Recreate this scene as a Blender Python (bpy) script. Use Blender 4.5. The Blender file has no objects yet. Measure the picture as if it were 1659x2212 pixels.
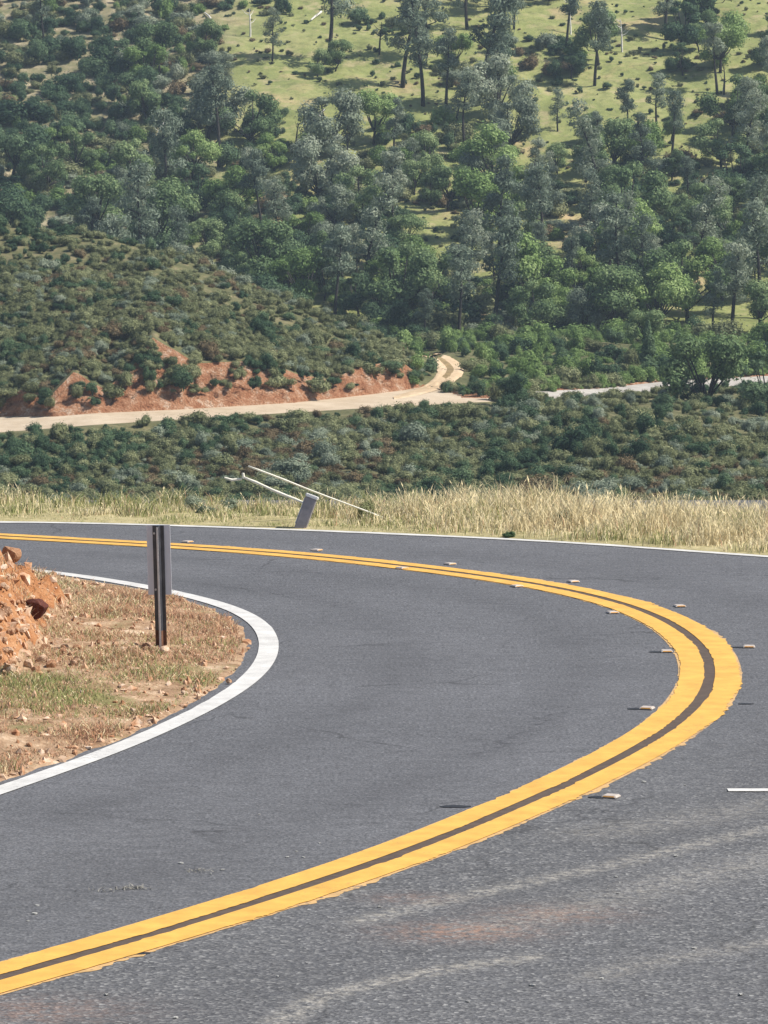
import bpy, math, random
import numpy as np
from math import radians as R
rng = np.random.default_rng(7)
random.seed(7)
SC = bpy.context.scene
COL = SC.collection
NEWN = {}

# ------------------------------------------------------------------ camera
F, CX, CY, YH, H = 8558.0, 829.5, 1106.0, 329.0, 3.88     # focal length etc. in units of a 1659 x 2212 frame
PITCH = math.atan((CY - YH) / F)
cp, sp = math.cos(PITCH), math.sin(PITCH)

def ray(px, py):
    a = (np.asarray(px, float) - CX) / F
    b = (CY - np.asarray(py, float)) / F
    return a, cp + b * sp, -sp + b * cp          # X, Y, Z of direction

def at(px, py, D):
    x, y, z = ray(px, py)
    k = np.asarray(D, float) / y
    return np.stack(np.broadcast_arrays(x * k, np.asarray(D, float) + 0 * k, H + z * k), -1)

def gnd(px, py, z0=0.0):
    x, y, z = ray(px, py)
    k = (z0 - H) / z
    return np.stack([x * k, y * k], -1)

def view(P):
    P = np.asarray(P, float)
    x, y, z = P[..., 0], P[..., 1], P[..., 2] - H
    d = y * cp - z * sp
    u = y * sp + z * cp
    return CX + F * x / d, CY - F * u / d

cam = bpy.data.cameras.new('camera')
cam.sensor_fit = 'HORIZONTAL'; cam.sensor_width = 36; cam.lens = F / 1659 * 36
cam.clip_start = 0.5; cam.clip_end = 4000
camo = bpy.data.objects.new('camera', cam); COL.objects.link(camo)
camo.location = (0, 0, H); camo.rotation_euler = (math.pi / 2 - PITCH, 0, 0)
SC.camera = camo

# ------------------------------------------------------------------ helpers
def tag(o, label=None, cat=None, group=None, kind=None):
    if label: o['label'] = label
    if cat: o['category'] = cat
    if group: o['group'] = group
    if kind: o['kind'] = kind
    return o

def mesh_np(name, V, Fc, mats, smooth=False, attrs=None, fmat=None):
    V = np.asarray(V, np.float32)
    me = bpy.data.meshes.new(name)
    if isinstance(Fc, np.ndarray):
        n, k = Fc.shape
        me.vertices.add(len(V)); me.vertices.foreach_set('co', V.ravel())
        me.loops.add(n * k); me.loops.foreach_set('vertex_index', Fc.astype(np.int32).ravel())
        me.polygons.add(n)
        me.polygons.foreach_set('loop_start', np.arange(0, n * k, k, dtype=np.int32))
        me.polygons.foreach_set('loop_total', np.full(n, k, np.int32))
        me.update(calc_edges=True)
    else:
        me.from_pydata([tuple(v) for v in V], [], [tuple(f) for f in Fc]); me.update()
    for m in (mats if isinstance(mats, (list, tuple)) else [mats]): me.materials.append(m)
    if fmat is not None: me.polygons.foreach_set('material_index', np.asarray(fmat, np.int32))
    me.polygons.foreach_set('use_smooth', np.full(len(me.polygons), bool(smooth)))
    for k, v in (attrs or {}).items():
        a = me.attributes.new(k, 'FLOAT', 'POINT'); a.data.foreach_set('value', np.asarray(v, np.float32))
    me.validate()
    return me

def link(name, data, parent=None):
    o = bpy.data.objects.new(name, data); COL.objects.link(o)
    if parent: o.parent = parent
    return o

def fbm(P, scale=1.0, octv=4, seed=0):
    """cheap smooth noise from summed, rotated sines; about -1..1"""
    P = np.asarray(P, float) * scale
    r = np.random.default_rng(seed); out = np.zeros(P.shape[:-1]); amp = 1; tot = 0
    for o in range(octv):
        s = np.zeros_like(out)
        for k in range(4):
            d = r.normal(size=P.shape[-1]); d /= np.linalg.norm(d)
            s += np.sin((P @ d) * (2.0 ** o) * r.uniform(.8, 1.3) * 2.2 + r.uniform(0, 6.28))
        out += amp * s / 4; tot += amp; amp *= .55
    return out / tot * 1.7

def grid_faces(n, m):
    i = np.arange(n - 1)[:, None]; j = np.arange(m - 1)[None]
    a = i * m + j
    return np.stack([a, a + 1, a + m + 1, a + m], -1).reshape(-1, 4)

def sstep(a, b, x):
    t = np.clip((np.asarray(x, float) - a) / (b - a), 0, 1); return t * t * (3 - 2 * t)

# ------------------------------------------------------------------ materials
def mat(name, rough=.8, metal=0.0, spec=.3):
    m = bpy.data.materials.new(name); m.use_nodes = True
    nt = m.node_tree; b = nt.nodes['Principled BSDF']
    b.inputs['Roughness'].default_value = rough; b.inputs['Metallic'].default_value = metal
    b.inputs['Specular IOR Level'].default_value = spec
    return m, nt, b

def N(nt, t, **kw):
    n = nt.nodes.new(t)
    for k, v in kw.items():
        if k in n.inputs: n.inputs[k].default_value = v
        else: setattr(n, k, v)
    return n

def noise(nt, vec, scale, detail=4, rough=.55):
    n = N(nt, 'ShaderNodeTexNoise'); n.inputs['Scale'].default_value = scale
    n.inputs['Detail'].default_value = detail; n.inputs['Roughness'].default_value = rough
    if vec is not None: nt.links.new(vec, n.inputs['Vector'])
    return n.outputs['Fac']

def ramp(nt, fac, stops, interp='LINEAR'):
    r = nt.nodes.new('ShaderNodeValToRGB'); e = r.color_ramp.elements; r.color_ramp.interpolation = interp
    while len(e) < len(stops): e.new(.5)
    for q, (p, c) in zip(e, stops):
        q.position = p; q.color = (*c, 1) if len(c) == 3 else c
    nt.links.new(fac, r.inputs['Fac']); return r.outputs['Color']

def fmap(nt, v, a, b, c=0., d=1.):
    m = N(nt, 'ShaderNodeMapRange'); nt.links.new(v, m.inputs['Value'])
    for i, x in zip((1, 2, 3, 4), (a, b, c, d)): m.inputs[i].default_value = x
    return m.outputs[0]

def mix(nt, f, a, b, mode='MIX'):
    m = nt.nodes.new('ShaderNodeMix'); m.data_type = 'RGBA'; m.blend_type = mode
    for s, v in ((0, f), (6, a), (7, b)):
        if isinstance(v, (float, int)): m.inputs[s].default_value = v
        elif isinstance(v, tuple): m.inputs[s].default_value = (*v, 1)
        else: nt.links.new(v, m.inputs[s])
    return m.outputs[2]

def math_(nt, op, a, b=0.0):
    m = nt.nodes.new('ShaderNodeMath'); m.operation = op
    for i, v in enumerate((a, b)):
        if isinstance(v, (float, int)): m.inputs[i].default_value = v
        else: nt.links.new(v, m.inputs[i])
    return m.outputs[0]

def pos(nt): return nt.nodes.new('ShaderNodeNewGeometry').outputs['Position']
def ocoord(nt): return nt.nodes.new('ShaderNodeTexCoord').outputs['Object']
def attr(nt, name):
    a = nt.nodes.new('ShaderNodeAttribute'); a.attribute_name = name; return a.outputs['Fac']
def bump(nt, b, h, strength=.5, dist=.02):
    n = nt.nodes.new('ShaderNodeBump'); n.inputs['Strength'].default_value = strength; n.inputs['Distance'].default_value = dist
    nt.links.new(h, n.inputs['Height']); nt.links.new(n.outputs['Normal'], b.inputs['Normal'])

def foliage(name, dark, mid, light, trans=.25):
    m, nt, b = mat(name, .75, 0, .15)
    info = nt.nodes.new('ShaderNodeObjectInfo')
    t = attr(nt, 'tint')
    f = math_(nt, 'ADD', math_(nt, 'MULTIPLY', t, .62), math_(nt, 'MULTIPLY', info.outputs['Random'], .38))
    c = ramp(nt, f, [(.05, dark), (.5, mid), (.95, light)])
    nt.links.new(c, b.inputs['Base Color'])
    tr = nt.nodes.new('ShaderNodeBsdfTranslucent'); nt.links.new(c, tr.inputs['Color'])
    mx = nt.nodes.new('ShaderNodeMixShader'); mx.inputs[0].default_value = trans
    nt.links.new(b.outputs[0], mx.inputs[1]); nt.links.new(tr.outputs[0], mx.inputs[2])
    nt.links.new(mx.outputs[0], nt.nodes['Material Output'].inputs['Surface'])
    return m

M = {}
M['olive'] = foliage('olive foliage', (.085, .1, .042), (.215, .235, .115), (.42, .43, .235), .32)
M['dark'] = foliage('dark green foliage', (.024, .055, .034), (.078, .135, .068), (.19, .265, .135), .32)
M['grey'] = foliage('grey green foliage', (.12, .155, .11), (.26, .305, .215), (.45, .48, .36), .32)
M['bright'] = foliage('fresh green foliage', (.07, .125, .038), (.21, .31, .1), (.41, .51, .21), .32)
M['pine'] = foliage('pine foliage', (.06, .09, .068), (.19, .24, .17), (.4, .45, .33), .32)
M['oak'] = foliage('oak foliage', (.04, .08, .038), (.16, .235, .1), (.39, .47, .225), .32)
M['tan'] = foliage('dry tan foliage', (.1, .075, .04), (.2, .15, .08), (.34, .27, .16))
def simple(name, c1, c2, scale=6, rough=.85, metal=0, spec=.25, b_=0.0, obj=True):
    m, nt, b = mat(name, rough, metal, spec)
    v = ocoord(nt) if obj else pos(nt)
    f = noise(nt, v, scale)
    nt.links.new(ramp(nt, f, [(.3, c1), (.7, c2)]), b.inputs['Base Color'])
    if b_: bump(nt, b, f, b_, .02)
    return m
M['bark'] = simple('dark bark', (.012, .011, .01), (.05, .043, .036), 3)
M['greybark'] = simple('grey bark', (.05, .045, .04), (.13, .115, .1), 3)
M['deadwood'] = simple('bleached dead wood', (.5, .47, .42), (.8, .76, .7), 4)

def grassmat(name, stops, trans=.3):
    m, nt, b = mat(name, .7, 0, .2)
    c = ramp(nt, attr(nt, 'tint'), stops)
    nt.links.new(c, b.inputs['Base Color'])
    # thin round stalks: shade with a softened, mostly upright normal
    g = nt.nodes.new('ShaderNodeNewGeometry'); vm = N(nt, 'ShaderNodeVectorMath', operation='MULTIPLY_ADD'); vm.inputs[1].default_value = (.6, .6, .6); vm.inputs[2].default_value = (0, 0, .8)
    nt.links.new(g.outputs['Normal'], vm.inputs[0]); vn = N(nt, 'ShaderNodeVectorMath', operation='NORMALIZE'); nt.links.new(vm.outputs[0], vn.inputs[0]); nt.links.new(vn.outputs[0], b.inputs['Normal'])
    tr = nt.nodes.new('ShaderNodeBsdfTranslucent'); nt.links.new(c, tr.inputs['Color'])
    mx = nt.nodes.new('ShaderNodeMixShader'); mx.inputs[0].default_value = trans
    nt.links.new(b.outputs[0], mx.inputs[1]); nt.links.new(tr.outputs[0], mx.inputs[2])
    nt.links.new(mx.outputs[0], nt.nodes['Material Output'].inputs['Surface'])
    return m
# tint 0 .. .33 straw, .33 .. .66 green, .66 .. 1 red brown
M['grass'] = grassmat('roadside grass', [(0, (.86, .74, .46)), (.16, (.72, .59, .33)), (.3, (.88, .78, .53)), (.36, (.3, .32, .12)),
                                         (.5, (.25, .275, .09)), (.64, (.38, .37, .16)), (.7, (.52, .27, .15)), (.85, (.58, .37, .24)), (1, (.4, .21, .12))])

# ------------------------------------------------------------------ road curves (read off as ground points)
def Z(pts, x0, y0, s): return [((x0 + a * s) * 1659 / 3024, (y0 + b * s) * 1659 / 3024) for a, b in pts]
s1, s2, s3 = .7233, 1124 / 1659, .9114
wo = Z([(0, 1560), (400, 1425), (700, 1325), (1000, 1190), (1250, 1080), (1400, 990), (1500, 880), (1535, 770), (1510, 670), (1450, 600), (1300, 520), (1100, 470), (940, 450), (800, 415), (600, 380), (400, 345), (200, 325), (60, 315)], 0, 2000, s1)
wi = Z([(0, 1520), (200, 1450), (400, 1385), (700, 1265), (1000, 1110), (1200, 1000), (1350, 900), (1430, 800), (1430, 700), (1380, 610), (1250, 550), (1100, 510), (940, 470), (800, 440), (600, 407), (400, 370), (200, 350), (80, 340)], 0, 2000, s1)
yo = Z([(0, 1005), (400, 895), (800, 790), (1200, 650)], 0, 3000, s3) + Z([(0, 505), (300, 405), (600, 275), (900, 140)], 1512, 3000, s3) + Z([(800, 1440), (1000, 1340), (1200, 1220), (1380, 1090), (1480, 980), (1520, 870), (1510, 790), (1450, 670), (1350, 575), (1200, 490), (1000, 405), (750, 335), (500, 285), (250, 250), (0, 215)], 1900, 2100, s2) + Z([(1400, 520), (1000, 492), (600, 470), (0, 438)], 0, 1700, s3)
yi = Z([(0, 865), (400, 750), (800, 640), (1200, 510)], 0, 3000, s3) + Z([(0, 355), (300, 225), (600, 105)], 1512, 3000, s3) + Z([(400, 1380), (600, 1290), (800, 1190), (950, 1090), (1060, 1000), (1140, 890), (1170, 790), (1160, 720), (1110, 630), (1020, 560), (900, 490), (750, 430), (500, 365), (250, 320), (0, 275)], 1900, 2100, s2) + Z([(1400, 560), (1000, 525), (600, 500), (0, 466)], 0, 1700, s3)
fw = Z([(0, 388), (300, 392), (800, 408), (1200, 422), (1659, 440)], 0, 1700, s3) + Z([(500, 462), (1000, 490), (1659, 545)], 1512, 1700, s3)

def resample(P, n):
    P = np.asarray(P); L = np.r_[0, np.cumsum(np.linalg.norm(np.diff(P, axis=0), axis=1))]
    t = np.linspace(0, L[-1], n); return np.c_[np.interp(t, L, P[:, 0]), np.interp(t, L, P[:, 1])]
def smooth_curve(pts, n=500, it=160, ext0=12, ext1=14, e0=None, e1=None):
    g = gnd(*np.array(pts).T)
    d0 = g[0] - g[1]; d0 /= np.linalg.norm(d0); d1 = g[-1] - g[-2]; d1 /= np.linalg.norm(d1)
    d0 = np.array(e0) if e0 else d0; d1 = np.array(e1) if e1 else d1
    P = resample(np.vstack([g[0] + d0 * ext0, g, g[-1] + d1 * ext1]), n)
    for _ in range(it): P[1:-1] += .5 * ((P[:-2] + P[2:]) / 2 - P[1:-1])
    return resample(P, n)
def normals(P):
    t = np.gradient(P, axis=0); t /= np.linalg.norm(t, axis=1)[:, None]
    return np.c_[t[:, 1], -t[:, 0]]                       # right-hand side of travel
def offset(P, d): return P + normals(P) * np.asarray(d).reshape(-1, 1)

CWO, CWI = smooth_curve(wo), smooth_curve(wi)
CYO, CYI = smooth_curve(yo, 700), smooth_curve(yi, 700)
near = np.argmin(((CYO[:, None] - CYI[None]) ** 2).sum(-1), 1)
CY_ = (CYO + CYI[near]) / 2
for _ in range(120): CY_[1:-1] += .5 * ((CY_[:-2] + CY_[2:]) / 2 - CY_[1:-1])
CY_ = resample(CY_, 2200)
nearw = np.argmin(((CWO[:, None] - CWI[None]) ** 2).sum(-1), 1)
CW = (CWO + CWI[nearw]) / 2
for _ in range(80): CW[1:-1] += .5 * ((CW[:-2] + CW[2:]) / 2 - CW[1:-1])
CW = resample(CW, 600)
gf = gnd(*np.array(fw).T)
far_pts = np.vstack([gf[0] + np.array([-14, -.6]), gf, gf[-1] + [[2.2, -1.2], [5, -4], [7, -9], [7.5, -15], [6, -22], [1, -30], [-6, -36]]])
CF = resample(far_pts, 700)
for _ in range(200): CF[1:-1] += .5 * ((CF[:-2] + CF[2:]) / 2 - CF[1:-1])

def strip(name, P, d0, d1, z, m, jag0=0, jag1=0, seed=1, kind='structure'):
    n = len(P); r = np.random.default_rng(seed)
    def jag(a):
        if not a: return np.zeros(n)
        q = r.normal(size=n); g = np.convolve(r.normal(size=n), np.ones(30) / 5.5, 'same'); return (.55 * np.convolve(q, np.ones(3) / 2, 'same') + .6 * g) * a * np.clip(.4 + g, .1, 1.6)
    A = offset(P, d0 + jag(jag0)); B = offset(P, d1 + jag(jag1))
    k = 3
    V = np.concatenate([np.c_[A + (B - A) * i / k, np.full(n, z)] for i in range(k + 1)])
    Fc = grid_faces(k + 1, n)
    o = link(name, mesh_np(name, V, Fc, m)); tag(o, kind=kind); return o

# ------------------------------------------------------------------ asphalt
def polydist(X, Y, P):
    d = np.full(X.shape, 1e9)
    for q in P[::4]: d = np.minimum(d, (X - q[0]) ** 2 + (Y - q[1]) ** 2)
    return np.sqrt(d)
xs = np.unique(np.r_[np.linspace(-30, -5, 26), np.arange(-5, 5.01, .06), np.linspace(5, 30, 26)])
ys = np.unique(np.r_[np.linspace(-20, 14, 18), np.arange(14, 28, .07), np.arange(28, 44.2, .12)])
X, Y = np.meshgrid(xs, ys, indexing='ij')
# tan dust lines left where wheels never go, and orange soil smears
dust = np.zeros_like(X)
for pts, w, k in ([(560, 2230), (700, 2150), (900, 2105), (1010, 2085), (1150, 2068)], .05, 1.0), \
        ([(780, 1990), (900, 1958), (1100, 1915), (1350, 1862), (1500, 1825), (1700, 1780)], .06, .8), \
        ([(1280, 1800), (1500, 1768), (1700, 1735)], .16, .4), ([(1050, 2005), (1250, 1960), (1450, 1905), (1700, 1850)], .14, .45), \
        ([(1280, 2110), (1420, 2075), (1700, 2030)], .07, .5), ([(500, 1980), (640, 1950), (760, 1925)], .05, .5):
    g = resample(gnd(*np.array(pts).T), 60); d = np.full(X.shape, 1e9)
    for q in g: d = np.minimum(d, (X - q[0]) ** 2 + (Y - q[1]) ** 2)
    dust = np.maximum(dust, k * np.exp(-d / (2 * w * w)))
soil = np.zeros_like(X)
scuff = np.zeros_like(X)
for pts, w, k in ([(1050, 1632), (1110, 1590), (1160, 1565), (1220, 1530)], .07, 1), ([(760, 1740), (830, 1705)], .05, .5), ([(880, 2055), (1000, 2070)], .06, .5), ([(420, 1870), (520, 1862)], .05, .6):
    for q in resample(gnd(*np.array(pts).T), 40): scuff = np.maximum(scuff, k * np.exp(-((X - q[0]) ** 2 + (Y - q[1]) ** 2) / (2 * w * w)))
for (px, py, w, k) in ((1000, 2012, .16, 1), (940, 2020, .1, .8), (1200, 1975, .16, .6), (880, 1940, .1, .5), (60, 2185, .2, .6)):
    q = gnd(px, py); soil = np.maximum(soil, k * np.exp(-(((X - q[0]) / (w * 1.5)) ** 2 + ((Y - q[1]) / w) ** 2) / 2))
# the lane outside the double line is the older, rougher surface
ni = np.zeros(X.shape, int); dmin = np.full(X.shape, 1e9)
for i in range(0, len(CY_), 10):
    d = (X - CY_[i, 0]) ** 2 + (Y - CY_[i, 1]) ** 2; b_ = d < dmin; dmin[b_] = d[b_]; ni[b_] = i
nr = normals(CY_)[ni]; side = ((X - CY_[ni, 0]) * nr[..., 0] + (Y - CY_[ni, 1]) * nr[..., 1])
old = sstep(0, .25, side) * sstep(29, 21, Y) + .35 * sstep(26, 19, Y) * (side <= 0)
m, nt, b = mat('asphalt', .85, 0, .25)
p = pos(nt)
fine = noise(nt, p, 42, 4, .75); mid = noise(nt, p, 9, 5, .6); big = noise(nt, p, .55, 4, .55)
vor = N(nt, 'ShaderNodeTexVoronoi', Scale=60.0); nt.links.new(p, vor.inputs['Vector'])
c0 = ramp(nt, fine, [(.32, (.054, .055, .059)), (.5, (.113, .114, .122)), (.68, (.205, .206, .217))])
c1 = ramp(nt, vor.outputs['Color'], [(.0, (.03, .03, .032)), (.4, (.09, .09, .093)), (.72, (.16, .158, .155)), (1, (.42, .41, .39))])
c1 = mix(nt, .72, c0, c1)
c = mix(nt, math_(nt, 'MULTIPLY', attr(nt, 'old'), .85), c0, c1)
c = mix(nt, 1.0, c, ramp(nt, big, [(.3, (.9, .9, .9)), (.7, (1.08, 1.08, 1.08))]), 'MULTIPLY')
c = mix(nt, 1.0, c, ramp(nt, mid, [(.3, (.85, .85, .85)), (.7, (1.14, 1.14, 1.14))]), 'MULTIPLY')
mp = nt.nodes.new('ShaderNodeMapping'); mp.inputs['Scale'].default_value = (1.2, 7, 1); nt.links.new(p, mp.inputs['Vector'])
c = mix(nt, 1.0, c, ramp(nt, noise(nt, mp.outputs[0], 2.2, 5, .65), [(.3, (.88, .88, .88)), (.7, (1.12, 1.12, 1.12))]), 'MULTIPLY')
c = mix(nt, math_(nt, 'MULTIPLY', attr(nt, 'wheel'), fmap(nt, noise(nt, p, 1.6, 4, .6), .3, .7, .06, .3)), c, (.05, .05, .054))
ve = N(nt, 'ShaderNodeTexVoronoi', Scale=.55); ve.feature = 'DISTANCE_TO_EDGE'
wv = nt.nodes.new('ShaderNodeVectorMath'); wv.operation = 'MULTIPLY_ADD'; wn = nt.nodes.new('ShaderNodeTexNoise'); wn.inputs['Scale'].default_value = 1.7; wn.inputs['Detail'].default_value = 6; nt.links.new(p, wn.inputs['Vector'])
wv.inputs[1].default_value = (.7, .7, .7); nt.links.new(wn.outputs['Color'], wv.inputs[0]); nt.links.new(p, wv.inputs[2]); nt.links.new(wv.outputs[0], ve.inputs['Vector'])
crack = math_(nt, 'MULTIPLY', fmap(nt, ve.outputs['Distance'], .0, .012, 1, 0), fmap(nt, noise(nt, p, .6, 3, .5), .5, .58))
c = mix(nt, math_(nt, 'MULTIPLY', crack, .55), c, (.03, .03, .032))
sc_ = math_(nt, 'MULTIPLY', attr(nt, 'scuff'), fmap(nt, noise(nt, p, 11, 3, .6), .5, .6))
c = mix(nt, math_(nt, 'MULTIPLY', sc_, .6), c, (.035, .035, .04))
dn = math_(nt, 'MULTIPLY', attr(nt, 'dust'), fmap(nt, noise(nt, p, 15, 5, .8), .44, .62))
c = mix(nt, math_(nt, 'MULTIPLY', dn, .95), c, (.4, .37, .32))
sn = math_(nt, 'MULTIPLY', attr(nt, 'soil'), fmap(nt, noise(nt, p, 16, 4, .7), .4, .62))
c = mix(nt, math_(nt, 'MULTIPLY', sn, .65), c, (.36, .2, .13))
nt.links.new(c, b.inputs['Base Color'])
bump(nt, b, math_(nt, 'ADD', fine, vor.outputs['Distance']), .35, .01)
M['asphalt'] = m
track = np.exp(-((side + 1.0) / .28) ** 2) + np.exp(-((side + 2.35) / .25) ** 2) + .8 * np.exp(-((side - 1.1) / .35) ** 2)
road = link('road', mesh_np('road', np.stack([X, Y, 0 * X], -1).reshape(-1, 3), grid_faces(*X.shape), m,
            attrs={'wheel': track.ravel(), 'scuff': scuff.ravel(), 'dust': dust.ravel(), 'soil': soil.ravel(), 'old': old.ravel()}))
tag(road, 'dark grey asphalt road sweeping round a tight bend', kind='structure')

def paint(name, col, wear, under, scale=30):
    m, nt, b = mat(name, .7, 0, .3)
    p = pos(nt)
    f = noise(nt, p, scale, 5, .7); g = noise(nt, p, 1.2, 4, .6)
    w = fmap(nt, math_(nt, 'ADD', f, math_(nt, 'MULTIPLY', g, .5)), wear, wear + .1, 0, 1)
    cc = mix(nt, 1.0, col, ramp(nt, noise(nt, p, 5, 4, .6), [(.3, (.8, .8, .8)), (.7, (1.1, 1.1, 1.1))]), 'MULTIPLY')
    chip = fmap(nt, noise(nt, p, 13, 3, .6), .64, .7)
    cc = mix(nt, math_(nt, 'MULTIPLY', chip, .55), cc, under)
    nt.links.new(mix(nt, w, cc, under), b.inputs['Base Color']); bump(nt, b, f, .2, .005)
    return m
M['white'] = paint('white road paint', (.6, .585, .555), .84, (.42, .41, .39))
M['yellow'] = paint('yellow road paint', (.7, .395, .085), .87, (.46, .27, .08))
M['oldpaint'] = paint('old faded paint', (.58, .37, .16), .8, (.16, .14, .13), 22)
M['gap'] = simple('brown black gap paint', (.075, .055, .045), (.115, .085, .066), 12, obj=False)
strip('gap_stripe', CY_, -.054, .054, .003, M['gap'])
strip('old_paint_edge', CY_, .2, .24, .002, M['oldpaint'], 0, .013, 5)
strip('old_paint_edge', CY_, -.235, -.2, .002, M['oldpaint'], .012, 0, 6)
strip('yellow_line', CY_, -.222, -.041, .0065, M['yellow'], .005, .005, 2)
strip('yellow_line', CY_, .041, .222, .0065, M['yellow'], .005, .012, 3)
strip('white_line', CW, -.078, .078, .006, M['white'], .004, .004, 4)
strip('white_line', CF, -.07, .07, .006, M['white'], .01, .02, 8)
a_, b2 = gnd(1572, 1708), gnd(1760, 1708)
strip('white_line', resample(np.array([a_, b2]), 40), -.05, .05, .006, M['white'], .008, .008, 9)

# ------------------------------------------------------------------ ground materials
def soilmat(name, stops, scale, b_=.6, bd=.03, gravel=None, spots=None):
    m, nt, b = mat(name, .95, 0, .1)
    p = pos(nt)
    f = noise(nt, p, scale, 6, .65); g = noise(nt, p, scale * 6, 4, .7)
    f2 = math_(nt, 'ADD', math_(nt, 'MULTIPLY', f, .65), math_(nt, 'MULTIPLY', g, .35))
    c = ramp(nt, f2, stops)
    if spots:
        h = fmap(nt, noise(nt, p, spots[1], 5, .6), spots[2], spots[2] + .12)
        c = mix(nt, h, c, spots[0])
    nt.links.new(c, b.inputs['Base Color']); bump(nt, b, g, b_, bd)
    return m
M['verge'] = soilmat('dry verge soil', [(.36, (.16, .095, .055)), (.46, (.3, .19, .115)), (.56, (.42, .29, .185)), (.66, (.62, .48, .35))], 3.5,
                     spots=((.2, .18, .08), 1.1, .54))
M['bank'] = soilmat('orange bank soil', [(.33, (.2, .08, .035)), (.48, (.38, .17, .075)), (.62, (.52, .29, .15)), (.72, (.65, .45, .3))], 3.5, .9, .05)
M['farverge'] = soilmat('straw covered verge', [(.33, (.22, .2, .1)), (.5, (.36, .31, .16)), (.68, (.5, .43, .26))], 2)
M['gully'] = soilmat('chaparral ground', [(.33, (.07, .075, .035)), (.5, (.13, .125, .06)), (.68, (.25, .21, .12))], .5, .4, .2)
M['dirt'] = soilmat('pale dirt track', [(.33, (.4, .31, .21)), (.5, (.5, .4, .285)), (.68, (.6, .5, .375))], .35, .3, .1)
M['cut'] = soilmat('red road cut', [(.36, (.24, .1, .05)), (.44, (.45, .2, .1)), (.53, (.57, .3, .17)), (.62, (.8, .6, .44))], 1.1, 1.0, .5)
M['hill'] = soilmat('grassy hillside', [(.33, (.15, .175, .06)), (.5, (.245, .265, .095)), (.68, (.37, .35, .155))], .12, .5, .3,
                    spots=((.48, .34, .2), .07, .57))
nt = M['hill'].node_tree; b = nt.nodes['Principled BSDF']; src_ = b.inputs['Base Color'].links[0].from_socket; p = pos(nt)
c = mix(nt, fmap(nt, noise(nt, p, .9, 5, .7), .5, .68, 0, .65), src_, (.12, .13, .05))
c = mix(nt, fmap(nt, noise(nt, p, .35, 5, .65), .54, .66, 0, .6), c, (.42, .34, .2))
nt.links.new(mix(nt, math_(nt, 'MULTIPLY', attr(nt, 'scrubby'), .8), c, ramp(nt, noise(nt, p, .4, 5, .65), [(.35, (.12, .12, .065)), (.5, (.24, .2, .13)), (.65, (.42, .34, .24))])), b.inputs['Base Color'])
M['knoll'] = soilmat('knoll soil', [(.33, (.07, .075, .035)), (.5, (.12, .12, .055)), (.7, (.28, .22, .13))], .4, .4, .2)

# ------------------------------------------------------------------ inner verge with the orange bank
def bank_h(X, Y):
    wob = .22 * fbm(np.stack([X, Y], -1), 1.6, 3, 11)
    a = 1.25 * (-2.66 + .4 * wob - X); c = .5 * (Y - 28.6 - wob * 2); e = .62 * (33.0 + wob - Y)
    mnd = np.minimum(np.minimum(a, c), e)
    mnd = np.where(mnd > 0, mnd, .06 * np.exp(np.clip(mnd, -9, 0) * 4) - .06 + np.maximum(mnd, 0))
    return np.clip(mnd, 0, .95)
def verge_h(X, Y, d):
    r = fbm(np.stack([X, Y], -1), 5, 4, 3)
    z = .012 + .06 * sstep(0, 1.0, d) + .03 * r * sstep(.05, .5, d)
    h = bank_h(X, Y)
    return z + h + np.clip(h, 0, .5) * .28 * fbm(np.stack([X, Y], -1), 7, 4, 5)
Ed = offset(CW, -.12)
nrm_ = normals(CW); 
rr3 = np.random.default_rng(3); edge_j = np.convolve(rr3.normal(size=len(Ed)), np.ones(3) / 2, 'same') * .012 + np.convolve(rr3.normal(size=len(Ed)), np.ones(25) / 5, 'same') * .014
Ed = offset(CW, -.125 - .04 * sstep(27.2, 29, CW[:, 1]) + edge_j)
lo, hi = Ed[:, 1].min(), Ed[:, 1].max()
# keep the visible loop and fan it to a line further left
keep = (Ed[:, 0] > -9); Ed = Ed[keep]; Ed = resample(Ed, 700)
Q = np.c_[np.full(len(Ed), -9.5), np.linspace(Ed[0, 1], Ed[-1, 1], len(Ed))]
ts = np.r_[np.linspace(0, .75, 170) ** 1.0, np.linspace(.77, 1, 10)]
VP = Ed[None] + (Q - Ed)[None] * ts[:, None, None]
dd = np.linalg.norm(VP - Ed[None], axis=-1)
dd = np.minimum(dd, polydist(VP[..., 0], VP[..., 1], Ed))
VZ = verge_h(VP[..., 0], VP[..., 1], dd); VZ[0] = -.002
me = mesh_np('verge', np.dstack([VP, VZ]).reshape(-1, 3), grid_faces(*VZ.shape), [M['verge'], M['bank']], True)
fm = (bank_h(VP[..., 0], VP[..., 1]) > .05)[:-1, :-1].ravel(); me.polygons.foreach_set('material_index', fm.astype(np.int32))
tag(link('verge', me), 'dry dirt verge inside the bend with an orange bank', kind='structure')
def island_z(x, y):
    d = polydist(np.atleast_1d(np.asarray(x, float)), np.atleast_1d(np.asarray(y, float)), Ed)
    return verge_h(np.atleast_1d(np.asarray(x, float)), np.atleast_1d(np.asarray(y, float)), d)

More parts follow.
